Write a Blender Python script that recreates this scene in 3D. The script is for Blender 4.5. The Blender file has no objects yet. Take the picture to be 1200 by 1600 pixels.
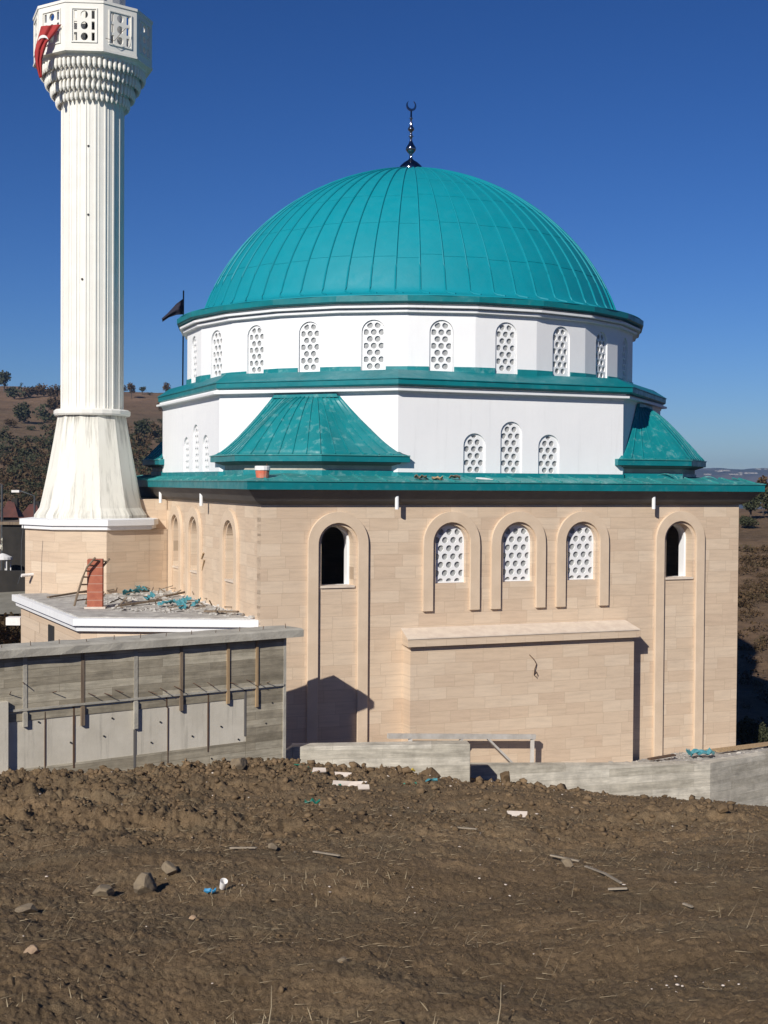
import bpy, bmesh, math, random
import numpy as np
from mathutils import Vector, Matrix
from mathutils.geometry import tessellate_polygon
R = math.radians
rnd = random.Random(7)
scene = bpy.context.scene
col = scene.collection

# ------------------------------------------------------------------ camera
F, PSI, CX, PITCH, ROLL, EYE = 2100.0, .3911, .7595, -.0219, .0069, 7.0
cam_d = bpy.data.cameras.new("camera"); cam = bpy.data.objects.new("camera", cam_d); col.objects.link(cam)
cam_d.sensor_fit = 'HORIZONTAL'; cam_d.sensor_width = 36; cam_d.lens = F / 1200 * 36
cam_d.clip_start = .1; cam_d.clip_end = 12000
cam.matrix_world = Matrix.Translation((0, 0, EYE)) @ Matrix.Rotation(math.pi / 2 + PITCH, 4, 'X') @ Matrix.Rotation(ROLL, 4, 'Z')
scene.camera = cam

# ------------------------------------------------------------------ light
cp, sp = math.cos(PSI), math.sin(PSI)
U = Vector((cp, sp, 0)); V = Vector((-sp, cp, 0)); C0 = Vector((CX, 42, 0))
SUN_AZ, SUN_EL = R(47.4), R(30.2)
L = (U * math.sin(SUN_AZ) + V * math.cos(SUN_AZ)) * math.cos(SUN_EL) + Vector((0, 0, -math.sin(SUN_EL)))
sun_d = bpy.data.lights.new("sun", 'SUN'); sun = bpy.data.objects.new("sun", sun_d); col.objects.link(sun)
sun_d.energy = 5.0; sun_d.angle = R(.55); sun_d.color = (1, .95, .865)
sun.rotation_euler = L.to_track_quat('-Z', 'Y').to_euler(); sun.location = (-30, -10, 60)
world = bpy.data.worlds.new("World"); scene.world = world; world.use_nodes = True
wn = world.node_tree; wn.nodes.clear()
sky = wn.nodes.new('ShaderNodeTexSky'); sky.sky_type = 'NISHITA'; sky.sun_disc = False
sky.sun_elevation = SUN_EL; sky.sun_rotation = math.atan2(-L.x, -L.y) % (2 * math.pi)
sky.altitude = 700; sky.air_density = 1.0; sky.dust_density = .05; sky.ozone_density = 4.0
bg = wn.nodes.new('ShaderNodeBackground'); bg.inputs[1].default_value = .05
wo = wn.nodes.new('ShaderNodeOutputWorld')
gm = wn.nodes.new('ShaderNodeGamma'); gm.inputs[1].default_value = 1.27; wn.links.new(sky.outputs[0], gm.inputs[0])
tn = wn.nodes.new('ShaderNodeMix'); tn.data_type = 'RGBA'; tn.blend_type = 'MULTIPLY'; tn.inputs[0].default_value = 1; tn.inputs[7].default_value = (.58, .675, .94, 1); wn.links.new(gm.outputs[0], tn.inputs[6])
hs = wn.nodes.new('ShaderNodeHueSaturation'); hs.inputs['Saturation'].default_value = 1.06; hs.inputs['Value'].default_value = .79; wn.links.new(tn.outputs[2], hs.inputs['Color']); wn.links.new(hs.outputs[0], bg.inputs[0]); wn.links.new(bg.outputs[0], wo.inputs[0])
vs = scene.view_settings; vs.view_transform = 'Standard'; vs.look = 'None'; vs.exposure = 0.08; vs.gamma = 1

# ------------------------------------------------------------------ pixel helper (photo pixels -> points on real planes)
def ray(px, py):
    x, y = px - 600, py - 800
    c, s = math.cos(ROLL), math.sin(ROLL)
    a = (c * x + s * y) / F; zz = -(-s * x + c * y) / F
    c, s = math.cos(PITCH), math.sin(PITCH)
    return Vector((a, c - zz * s, s + zz * c))
E0 = Vector((0, 0, EYE))
def hit(px, py, p, n):
    r = ray(px, py); t = (Vector(p) - E0).dot(n) / r.dot(n); return E0 + r * t
def at(px, py, Y):
    r = ray(px, py); return E0 + r * (Y / r.y)
def loc(a, b, z=0): return C0 + U * a + V * b + Vector((0, 0, z))

# ------------------------------------------------------------------ materials
class NT:
    def __init__(s, name):
        s.m = bpy.data.materials.new(name); s.m.use_nodes = True; s.t = s.m.node_tree; s.t.nodes.clear()
        s.out = s.n('OutputMaterial'); s.b = s.n('BsdfPrincipled'); s.l(s.b, 0, s.out, 0)
    def n(s, t, **k):
        x = s.t.nodes.new('ShaderNode' + t)
        for a, v in k.items(): setattr(x, a, v)
        return x
    def l(s, a, i, b, j): s.t.links.new(a.outputs[i], b.inputs[j])
    def coord(s, scale=(1, 1, 1), rot=(0, 0, 0), src='Object'):
        tc = s.n('TexCoord'); mp = s.n('Mapping'); mp.inputs['Scale'].default_value = scale; mp.inputs['Rotation'].default_value = rot
        s.l(tc, src, mp, 0); return mp
    def noise(s, vec, scale, detail=5, rough=.6):
        x = s.n('TexNoise'); x.inputs['Scale'].default_value = scale; x.inputs['Detail'].default_value = detail
        x.inputs['Roughness'].default_value = rough; s.l(vec, 0, x, 0); return x
    def ramp(s, src, i, stops):
        r = s.n('ValToRGB'); e = r.color_ramp.elements
        while len(e) < len(stops): e.new(.5)
        for k, (p, c) in enumerate(stops): e[k].position = p; e[k].color = (*c, 1) if len(c) == 3 else c
        s.l(src, i, r, 0); return r
    def mix(s, f, a, b, mode='MIX', fac=None):
        x = s.n('Mix', data_type='RGBA', blend_type=mode)
        if f is not None: s.t.links.new(f, x.inputs[0])
        else: x.inputs[0].default_value = fac
        for k, v in ((6, a), (7, b)):
            if isinstance(v, tuple): x.inputs[k].default_value = (*v, 1)
            else: s.t.links.new(v, x.inputs[k])
        return x
    def bump(s, h, strength, dist):
        b = s.n('Bump'); b.inputs['Strength'].default_value = strength; b.inputs['Distance'].default_value = dist
        s.t.links.new(h, b.inputs['Height']); s.l(b, 0, s.b, 'Normal'); return b
    def base(s, o): s.t.links.new(o, s.b.inputs['Base Color'])
    def set(s, rough=.6, metal=0, spec=.5):
        s.b.inputs['Roughness'].default_value = rough; s.b.inputs['Metallic'].default_value = metal
        s.b.inputs['Specular IOR Level'].default_value = spec; return s.m
def g(v): return (v, v, v)
def plain(name, c1, c2=None, scale=3, rough=.7, metal=0, spec=.4, bump=.0, bscale=40, detail=5, lo=.35, hi=.65, stretch=(1, 1, 1)):
    t = NT(name); v = t.coord(stretch); n = t.noise(v, scale, detail)
    c2 = c2 or tuple(x * .85 for x in c1)
    t.base(t.ramp(n, 0, [(lo, c1), (hi, c2)]).outputs[0])
    if bump: t.bump(t.noise(v, bscale, 6).outputs[0], bump, .02)
    return t.set(rough, metal, spec)

def stone(name, axis):       # travertine cladding: running tiles with fine horizontal veining
    t = NT(name); tc = t.n('TexCoord'); sx = t.n('SeparateXYZ'); t.l(tc, 'Object', sx, 0)
    cb = t.n('CombineXYZ'); t.l(sx, axis, cb, 0); t.l(sx, 2, cb, 1)
    wob = t.n('TexWhiteNoise', noise_dimensions='1D')
    fl = t.n('Math', operation='FLOOR'); dv = t.n('Math', operation='DIVIDE'); dv.inputs[1].default_value = .305
    t.l(sx, 2, dv, 0); t.l(dv, 0, fl, 0); t.l(fl, 0, wob, 1)
    ml = t.n('Math', operation='MULTIPLY_ADD'); ml.inputs[1].default_value = 1.3
    t.l(wob, 0, ml, 0); t.l(sx, axis, ml, 2)
    cb2 = t.n('CombineXYZ'); t.l(ml, 0, cb2, 0); t.l(sx, 2, cb2, 1)
    br = t.n('TexBrick'); t.l(cb2, 0, br, 0); br.offset = .5; br.squash = .72; br.squash_frequency = 3
    br.inputs['Scale'].default_value = 1; br.inputs['Brick Width'].default_value = .78; br.inputs['Row Height'].default_value = .305
    br.inputs['Mortar Size'].default_value = .0035; br.inputs['Mortar Smooth'].default_value = .3; br.inputs['Bias'].default_value = .0
    br.inputs['Color1'].default_value = (0, 0, 0, 1); br.inputs['Color2'].default_value = (1, 1, 1, 1); br.inputs['Mortar'].default_value = (.5, .5, .5, 1)
    tone = t.ramp(br, 'Color', [(0, (.575, .442, .325)), (.35, (.60, .468, .345)), (.7, (.62, .492, .368)), (1, (.645, .52, .395))])
    off = t.n('VectorMath', operation='MULTIPLY_ADD'); t.l(br, 'Color', off, 0); off.inputs[1].default_value = (7, 9, 5); t.l(cb, 0, off, 2)
    mp = t.n('Mapping'); mp.inputs['Scale'].default_value = (.9, 9, 1); t.l(off, 0, mp, 0)
    vn = t.noise(mp, 1.6, 6, .65)
    vein = t.ramp(vn, 0, [(.3, g(.86)), (.5, g(.98)), (.72, g(1.05))])
    m1 = t.mix(None, tone.outputs[0], vein.outputs[0], 'MULTIPLY', 1)
    big = t.noise(t.coord((.35, .35, .6)), 1.2, 3)
    m2 = t.mix(None, m1.outputs[2], t.ramp(big, 0, [(.3, (.95, .94, .93)), (.7, (1.05, 1.04, 1.02))]).outputs[0], 'MULTIPLY', 1)
    mor = t.mix(br.outputs['Fac'], m2.outputs[2], (.40, .30, .21)); t.base(mor.outputs[2])
    inv = t.n('Math', operation='MULTIPLY_ADD'); inv.inputs[1].default_value = -.6; t.l(br, 'Fac', inv, 0)
    t.l(vn, 0, inv, 2); t.bump(inv.outputs[0], .25, .008)
    return t.set(.62, 0, .35)

def teal(name, c=(.006, .235, .255), worn=.25, rough=.38):
    t = NT(name); v = t.coord(); n = t.noise(v, 1.3, 4); n2 = t.noise(v, 4.5, 7, .68)
    v_ = .04 if worn < .05 else .13
    a = t.ramp(n, 0, [(.3, tuple(x * (1 - v_) for x in c)), (.7, tuple(x * (1 + v_) for x in c))])
    dust = t.ramp(n2, 0, [(.54, g(0)), (.72, g(worn))])
    m = t.mix(dust.outputs[0], a.outputs[0], (.28, .48, .47)); t.base(m.outputs[2])
    t.b.inputs['Coat Weight'].default_value = 0
    r = t.ramp(t.noise(v, 4, 4), 0, [(.3, g(rough - .06)), (.7, g(rough + .14))]); t.l(r, 0, t.b, 'Roughness')
    t.bump(t.noise(v, 1.7, 4).outputs[0], .22, .05)
    m = t.set(rough, 0, .32 if rough > .5 else .45); return m

def board_concrete(name, c1, c2, c3, pitch=.17):
    t = NT(name); tc = t.n('TexCoord'); sx = t.n('SeparateXYZ'); t.l(tc, 'Object', sx, 0)
    cb = t.n('CombineXYZ'); t.l(sx, 0, cb, 0); t.l(sx, 2, cb, 1)
    br = t.n('TexBrick'); t.l(cb, 0, br, 0); br.inputs['Scale'].default_value = 1; br.inputs['Brick Width'].default_value = 2.3
    br.inputs['Row Height'].default_value = pitch; br.inputs['Mortar Size'].default_value = .004; br.inputs['Mortar Smooth'].default_value = .2
    br.inputs['Color1'].default_value = (0, 0, 0, 1); br.inputs['Color2'].default_value = (1, 1, 1, 1); br.inputs['Mortar'].default_value = (.3, .3, .3, 1)
    tone = t.ramp(br, 'Color', [(0, c1), (.5, c2), (1, c3)])
    mp = t.n('Mapping'); mp.inputs['Scale'].default_value = (.7, 1, 7); t.l(tc, 'Object', mp, 0)
    gr = t.noise(mp, 2.2, 7, .7)
    m = t.mix(None, tone.outputs[0], t.ramp(gr, 0, [(.3, g(.68)), (.55, g(1)), (.75, g(1.25))]).outputs[0], 'MULTIPLY', 1)
    sp_ = t.ramp(t.noise(t.coord(), 2.3, 8, .7), 0, [(.35, g(.75)), (.6, g(1.08))])
    m2 = t.mix(None, m.outputs[2], sp_.outputs[0], 'MULTIPLY', 1)
    m3 = t.mix(br.outputs['Fac'], m2.outputs[2], tuple(x * .75 for x in c1)); t.base(m3.outputs[2])
    t.bump(gr.outputs[0], .5, .02)
    return t.set(.9, 0, .2)

def panel_concrete(name, c1, c2):
    t = NT(name); v = t.coord(); n = t.noise(v, 1.4, 8, .65)
    drip = t.noise(t.coord((5, 5, .35)), 1.6, 6, .7)
    a = t.ramp(n, 0, [(.3, c1), (.68, c2)])
    m = t.mix(None, a.outputs[0], t.ramp(drip, 0, [(.32, g(.72)), (.46, g(1)), (.7, g(1.05))]).outputs[0], 'MULTIPLY', .8)
    t.base(m.outputs[2]); t.bump(t.noise(v, 30, 5).outputs[0], .35, .01)
    return t.set(.88, 0, .25)

def plaster_stained(name):
    t = NT(name); tc = t.n('TexCoord'); sx = t.n('SeparateXYZ'); t.l(tc, 'Object', sx, 0)
    at_ = t.n('Math', operation='ARCTAN2'); t.l(sx, 0, at_, 0); t.l(sx, 1, at_, 1)
    cb = t.n('CombineXYZ'); t.l(at_, 0, cb, 0); t.l(sx, 2, cb, 1)
    mp = t.n('Mapping'); mp.inputs['Scale'].default_value = (5, .34, 1); t.l(cb, 0, mp, 0); n = t.noise(mp, 1.5, 8, .68)
    zr = t.ramp(sx, 2, [(0, g(0)), (1, g(1))]); mr = t.n('MapRange'); mr.inputs['From Min'].default_value = 5.8; mr.inputs['From Max'].default_value = 9.0; t.l(sx, 2, mr, 0)
    zz = t.ramp(mr, 0, [(0, g(.13)), (.12, g(.05)), (.35, g(.0)), (.62, g(.0)), (.9, g(.07)), (1, g(.16))])
    ad = t.n('Math', operation='ADD'); t.l(n, 0, ad, 0); t.l(zz, 0, ad, 1)
    s = t.ramp(ad, 0, [(.53, g(0)), (.62, g(.35)), (.76, g(1))])
    mp2 = t.n('Mapping'); mp2.inputs['Scale'].default_value = (26, 1.1, 1); t.l(cb, 0, mp2, 0); fine = t.noise(mp2, 1.5, 6, .7)
    s2 = t.mix(None, s.outputs[0], t.ramp(fine, 0, [(.4, g(.3)), (.6, g(1))]).outputs[0], 'MULTIPLY', 1)
    base = t.ramp(t.noise(t.coord(), .8, 4), 0, [(.3, (.70, .68, .60)), (.7, (.76, .74, .67))])
    m = t.mix(s2.outputs[2], base.outputs[0], (.13, .12, .10)); t.base(m.outputs[2])
    t.bump(t.noise(t.coord(), 25, 5).outputs[0], .15, .01)
    return t.set(.8, 0, .25)

def dirt(name):
    t = NT(name); v = t.coord()
    n1 = t.noise(t.coord((.8, 1.6, 1), (0, 0, .35)), .26, 6, .62); n2 = t.noise(v, 2.5, 8, .7); n3 = t.noise(v, 28, 8, .75)
    a = t.ramp(n1, 0, [(.32, (.125, .086, .050)), (.5, (.178, .122, .070)), (.66, (.235, .160, .090))])
    b = t.ramp(n2, 0, [(.28, g(.70)), (.5, g(1.0)), (.75, g(1.22))])
    m = t.mix(None, a.outputs[0], b.outputs[0], 'MULTIPLY', 1)
    c = t.ramp(n3, 0, [(.3, g(.62)), (.5, g(1.0)), (.72, g(1.35))])
    m2 = t.mix(None, m.outputs[2], c.outputs[0], 'MULTIPLY', 1)
    st = t.noise(t.coord((.5, 2.2, 1), (0, 0, .3)), .8, 6, .65)
    m3 = t.mix(t.ramp(st, 0, [(.46, g(0)), (.70, g(.38))]).outputs[0], m2.outputs[2], (.175, .147, .098)); t.base(m3.outputs[2])
    ad = t.n('Math', operation='MULTIPLY_ADD'); ad.inputs[1].default_value = .8; t.l(n3, 0, ad, 0); t.l(n2, 0, ad, 2)
    t.bump(ad.outputs[0], .85, .05)
    return t.set(.95, 0, .12)

def whitewall(name):
    t = NT(name); a = t.ramp(t.noise(t.coord(), .7, 5), 0, [(.3, (.80, .80, .805)), (.7, (.75, .755, .765))])
    d_ = t.noise(t.coord((4, 4, .22)), 1.5, 7, .65)
    m = t.mix(None, a.outputs[0], t.ramp(d_, 0, [(.30, g(.86)), (.42, g(.98)), (.6, g(1))]).outputs[0], 'MULTIPLY', .8)
    t.base(m.outputs[2]); t.bump(t.noise(t.coord(), 5, 5).outputs[0], .14, .012); return t.set(.7, 0, .3)
M = dict(
    stone_front=stone('travertine_front', 0), stone_side=stone('travertine_side', 1),
    trim=plain('travertine_trim', (.655, .515, .38), (.585, .455, .33), 1.8, .6, bump=.1, bscale=12),
    trim_pale=plain('marble_ledge', (.70, .60, .49), (.60, .50, .41), 4, .55, bump=.1),
    white=whitewall('white_paint'),
    cream=plain('cream_render', (.76, .745, .69), (.72, .70, .64), 2, .75, bump=.08, bscale=15),
    stained=plaster_stained('stained_render'),
    soffit=plain('grey_soffit', (.145, .135, .125), (.12, .112, .105), 2, .8),
    glass=plain('grey_glass_block', (.38, .385, .375), (.25, .255, .26), 14, .25, spec=.6),
    dark=plain('dark_interior', (.02, .02, .02), (.03, .03, .03)),
    teal_dome=teal('teal_dome_sheet', (.001, .222, .280), .02, .54), teal=teal('teal_sheet', (.004, .185, .205), .45, .42),
    teal_dusty=teal('teal_dusty_sheet', (.03, .235, .235), .8, .45), teal_fascia=teal('teal_fascia', (.002, .160, .182), .12, .4),
    concrete=plain('raw_concrete', (.46, .43, .365), (.34, .315, .265), 2.5, .9, bump=.5, bscale=18, detail=9),
    kerb=board_concrete('kerb_concrete', (.43, .395, .325), (.50, .46, .385), (.57, .53, .45), .2),
    boards=board_concrete('board_marked_concrete', (.26, .225, .165), (.37, .325, .245), (.49, .44, .34)),
    panel=panel_concrete('panel_concrete', (.66, .61, .515), (.53, .485, .40)),
    wood_old=plain('weathered_wood', (.23, .175, .12), (.14, .10, .07), 3, .85, stretch=(6, 6, .5), bump=.3),
    wood_raw=plain('raw_lumber', (.42, .30, .17), (.30, .20, .11), 3, .8, stretch=(6, 6, .6)),
    rust=plain('rusty_steel', (.075, .05, .035), (.12, .065, .035), 8, .8),
    brick=None, chrome=plain('dark_chrome', (.30, .30, .33), (.22, .22, .26), 4, .12, metal=1),
    clod=None, red=plain('red_cloth', (.36, .028, .025), (.28, .02, .02), 3, .75), flagwhite=plain('white_cloth', (.8, .78, .76), None, 3, .8),
    black=plain('black_cloth', (.012, .012, .03), (.02, .018, .03), 3, .85),
    roofrub=plain('roof_rubble', (.50, .48, .44), (.30, .28, .26), 3, .95, bump=.6, bscale=25, detail=9),
    dirt=dirt('turned_soil'),
    rock=plain('field_rock', (.22, .17, .11), (.13, .10, .07), 4, .9, bump=.5, bscale=10, detail=8),
    pale=plain('pale_stone_scrap', (.66, .58, .50), (.56, .47, .40), 5, .7),
    dry=plain('dry_stem', (.32, .26, .17), (.20, .155, .095), 5, .9),
    metal=plain('grey_steel', (.10, .105, .11), (.07, .075, .08), 5, .5, metal=.4),
    roofred=plain('red_roof_tiles', (.10, .035, .028), (.06, .025, .02), 2, .85),
    shade=plain('shade_darkened_render', (.03, .026, .022), (.018, .016, .014), 2, .9),  # near-black on purpose: the shade on the village walls is put into the colour
)
def clodmat():
    t = NT('soil_clod'); oi = t.coord(); n = t.noise(oi, 3, 8, .75)
    n2 = t.noise(oi, .25, 3)
    a = t.ramp(n, 0, [(.3, (.10, .068, .040)), (.55, (.165, .113, .066)), (.75, (.25, .174, .103))])
    m = t.mix(None, a.outputs[0], t.ramp(n2, 0, [(.35, g(.8)), (.65, g(1.15))]).outputs[0], 'MULTIPLY', 1)
    t.base(m.outputs[2]); t.bump(t.noise(oi, 18, 6, .7).outputs[0], .7, .03); return t.set(.95, 0, .1)
M['clod'] = clodmat()
def brickmat():
    t = NT('hollow_red_brick'); tc = t.n('TexCoord'); sx = t.n('SeparateXYZ'); t.l(tc, 'Object', sx, 0)
    md = t.n('Math', operation='FRACT'); dv = t.n('Math', operation='DIVIDE'); dv.inputs[1].default_value = .215; t.l(sx, 2, dv, 0); t.l(dv, 0, md, 0)
    r = t.ramp(md, 0, [(.0, g(1)), (.05, g(1)), (.08, g(0)), (1, g(0))])
    n = t.noise(tc, 1, 5); t.l(tc, 'Object', n, 0); n.inputs['Scale'].default_value = 6
    a = t.ramp(n, 0, [(.3, (.42, .15, .09)), (.7, (.32, .10, .065))])
    m = t.mix(r.outputs[0], a.outputs[0], (.42, .28, .22)); t.base(m.outputs[2]); return t.set(.85, 0, .2)
M['brick'] = brickmat()

# ------------------------------------------------------------------ object helpers
def mesh_obj(name, verts, faces, mat, parent=None, smooth=False):
    me = bpy.data.meshes.new(name); me.from_pydata([tuple(v) for v in verts], [], faces)
    if smooth: me.polygons.foreach_set('use_smooth', [True] * len(me.polygons))
    if mat: me.materials.append(mat)
    me.update()
    o = bpy.data.objects.new(name, me); col.objects.link(o); o.parent = parent
    return o
def tag(o, label=None, cat=None, group=None, kind=None):
    for k, v in (('label', label), ('category', cat), ('group', group), ('kind', kind)):
        if v: o[k] = v
    return o
def thing(name, label, cat, where=(0, 0, 0), rz=0, group=None):
    o = bpy.data.objects.new(name, None); col.objects.link(o); o.location = where; o.rotation_euler.z = rz
    o.empty_display_size = .2
    return tag(o, label, cat, group)
class MB:
    def __init__(s): s.v = []; s.f = []
    def add(s, vs_, fs):
        k = len(s.v); s.v += [tuple(v) for v in vs_]; s.f += [tuple(i + k for i in f) for f in fs]; return s
    def box(s, x0, x1, y0, y1, z0, z1):
        v = [(x0, y0, z0), (x1, y0, z0), (x1, y1, z0), (x0, y1, z0), (x0, y0, z1), (x1, y0, z1), (x1, y1, z1), (x0, y1, z1)]
        return s.add(v, [(3, 2, 1, 0), (4, 5, 6, 7), (0, 1, 5, 4), (1, 2, 6, 5), (2, 3, 7, 6), (3, 0, 4, 7)])
    def bar(s, p, q, w, h=None, up=(0, 0, 1)):      # square bar from p to q
        p, q = Vector(p), Vector(q); h = h or w; d = (q - p).normalized(); up = Vector(up)
        if abs(d.dot(up)) > .95: up = Vector((0, 1, 0))
        a = d.cross(up).normalized() * w / 2; b = a.cross(d).normalized() * h / 2
        v = [p - a - b, p + a - b, p + a + b, p - a + b, q - a - b, q + a - b, q + a + b, q - a + b]
        return s.add(v, [(3, 2, 1, 0), (4, 5, 6, 7), (0, 1, 5, 4), (1, 2, 6, 5), (2, 3, 7, 6), (3, 0, 4, 7)])
    def tube(s, pts, r, n=8):
        pts = [Vector(p) for p in pts]; k = len(s.v); rr = r if isinstance(r, (list, tuple)) else [r] * len(pts)
        for i, p in enumerate(pts):
            d = (pts[min(i + 1, len(pts) - 1)] - pts[max(i - 1, 0)]).normalized()
            up = Vector((0, 0, 1)) if abs(d.z) < .9 else Vector((1, 0, 0))
            a = d.cross(up).normalized(); b = a.cross(d)
            for j in range(n):
                t = 2 * math.pi * j / n; s.v.append(tuple(p + (a * math.cos(t) + b * math.sin(t)) * rr[i]))
        for i in range(len(pts) - 1):
            for j in range(n):
                s.f.append((k + i * n + j, k + i * n + (j + 1) % n, k + (i + 1) * n + (j + 1) % n, k + (i + 1) * n + j))
        s.f.append(tuple(k + j for j in range(n))[::-1]); s.f.append(tuple(k + (len(pts) - 1) * n + j for j in range(n)))
        return s
    def lathe(s, prof, n=32, rot=0, c=(0, 0), cap=True):
        k = len(s.v)
        for r, z in prof:
            for j in range(n):
                t = rot + 2 * math.pi * j / n; s.v.append((c[0] + r * math.cos(t), c[1] + r * math.sin(t), z))
        for i in range(len(prof) - 1):
            for j in range(n):
                s.f.append((k + i * n + j, k + i * n + (j + 1) % n, k + (i + 1) * n + (j + 1) % n, k + (i + 1) * n + j))
        if cap:
            s.f.append(tuple(k + j for j in range(n))[::-1]); s.f.append(tuple(k + (len(prof) - 1) * n + j for j in range(n)))
        return s
    def rings(s, loops, cap=True):                  # list of equal-length loops of points
        k = len(s.v); n = len(loops[0])
        for lp in loops: s.v += [tuple(p) for p in lp]
        for i in range(len(loops) - 1):
            for j in range(n): s.f.append((k + i * n + j, k + i * n + (j + 1) % n, k + (i + 1) * n + (j + 1) % n, k + (i + 1) * n + j))
        if cap:
            s.f.append(tuple(k + j for j in range(n))[::-1]); s.f.append(tuple(k + (len(loops) - 1) * n + j for j in range(n)))
        return s
    def plate(s, outer, holes=(), y0=0, y1=.1, xf=None):   # polygon in x,z with holes, thick along y; faces -y first
        polys = [list(outer)] + [list(h) for h in holes]
        tri = tessellate_polygon([[Vector((x, z, 0)) for x, z in p] for p in polys])
        flat = [q for p in polys for q in p]; n = len(flat)
        vs_ = [(x, y0, z) for x, z in flat] + [(x, y1, z) for x, z in flat]
        fs = []
        for a, b, c in tri:
            (x1, z1), (x2, z2), (x3, z3) = flat[a], flat[b], flat[c]
            ar = (x2 - x1) * (z3 - z1) - (x3 - x1) * (z2 - z1)
            if abs(ar) < 1e-10: continue
            if ar < 0: a, c = c, a
            fs.append((a, b, c)); fs.append((n + c, n + b, n + a))
        k = 0
        for pi_, p in enumerate(polys):
            m = len(p); A = sum(p[i][0] * p[(i + 1) % m][1] - p[(i + 1) % m][0] * p[i][1] for i in range(m))
            ccw = A > 0
            for i in range(m):
                a, b = k + i, k + (i + 1) % m
                if (ccw) != (pi_ > 0): fs.append((b, a, n + a, n + b))
                else: fs.append((a, b, n + b, n + a))
            k += m
        if xf: vs_ = [xf(Vector(v)) for v in vs_]
        return s.add(vs_, fs)
    def build(s, name, mat, parent=None, smooth=False):
        return mesh_obj(name, s.v, s.f, mat, parent, smooth)
def bevel(o, w=.01, seg=1):
    m = o.modifiers.new('bevel', 'BEVEL'); m.width = w; m.segments = seg; m.limit_method = 'ANGLE'; m.angle_limit = R(50); return o
def arch(cx, z0, hw, ztop, n=20):
    zc = ztop - hw
    return [(cx - hw, z0), (cx + hw, z0)] + [(cx + hw * math.cos(math.pi * i / n), zc + hw * math.sin(math.pi * i / n)) for i in range(n + 1)]
def ushape(cx, z0, ho, hi, zto, zti, n=24):
    o = [(cx + ho * math.cos(math.pi * i / n), zto - ho + ho * math.sin(math.pi * i / n)) for i in range(n + 1)]
    i_ = [(cx + hi * math.cos(math.pi * (1 - i / n)), zti - hi + hi * math.sin(math.pi * (1 - i / n))) for i in range(n + 1)]
    return [(cx + ho, z0)] + o + [(cx - ho, z0), (cx - hi, z0)] + i_ + [(cx + hi, z0)]
def clip(poly, conv):        # Sutherland-Hodgman against a convex ccw polygon
    out = poly
    for i in range(len(conv)):
        (ax, ay), (bx, by) = conv[i], conv[(i + 1) % len(conv)]
        def side(p): return (bx - ax) * (p[1] - ay) - (by - ay) * (p[0] - ax)
        res = []
        for j in range(len(out)):
            p, q = out[j], out[(j + 1) % len(out)]; sp_, sq = side(p), side(q)
            if sp_ >= 0: res.append(p)
            if (sp_ >= 0) != (sq >= 0):
                t = sp_ / (sp_ - sq); res.append((p[0] + (q[0] - p[0]) * t, p[1] + (q[1] - p[1]) * t))
        out = res
        if len(out) < 3: return []
    ded = []
    for p in out:
        if not ded or math.hypot(p[0] - ded[-1][0], p[1] - ded[-1][1]) > 1e-4: ded.append(p)
    while len(ded) > 2 and math.hypot(ded[0][0] - ded[-1][0], ded[0][1] - ded[-1][1]) < 1e-4: ded.pop()
    return ded if len(ded) > 2 else []
def parea(p): return abs(sum(p[i][0] * p[(i + 1) % len(p)][1] - p[(i + 1) % len(p)][0] * p[i][1] for i in range(len(p)))) / 2

grille_cache = {}
def grille(hw, h, r, px, pz, frame, start, key, two_first=True):
    """white pierced panel (origin: bottom centre) and the glass behind it"""
    if key in grille_cache: return grille_cache[key]
    inner = arch(0, frame, hw - frame, h - frame, 14)
    holes = []; row = 0; z = frame + start
    while z < h:
        off = 0 if (row % 2 == 0) == two_first else .5
        for k in range(-3, 4):
            cx = (k + off) * px
            c = [(cx + r * math.cos(2 * math.pi * j / 16), z + r * math.sin(2 * math.pi * j / 16)) for j in range(16)]
            c = clip(c, inner)
            if c and parea(c) > .25 * math.pi * r * r: holes.append(c)
        z += pz; row += 1
    a = MB().plate(arch(0, 0, hw, h, 14), holes, 0, .04)
    gl = MB().plate(arch(0, .01, hw - .01, h - .01, 14), (), .045, .06)
    me1 = bpy.data.meshes.new('window'); me1.from_pydata(a.v, [], a.f); me1.materials.append(M['white'])
    me2 = bpy.data.meshes.new('pane'); me2.from_pydata(gl.v, [], gl.f); me2.materials.append(M['glass'])
    grille_cache[key] = (me1, me2); return me1, me2
def put_grille(pair, parent, where, rz):
    o = bpy.data.objects.new('window', pair[0]); col.objects.link(o); o.parent = parent; o.location = where; o.rotation_euler.z = rz
    p = bpy.data.objects.new('pane', pair[1]); col.objects.link(p); p.parent = o
    return o

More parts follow.
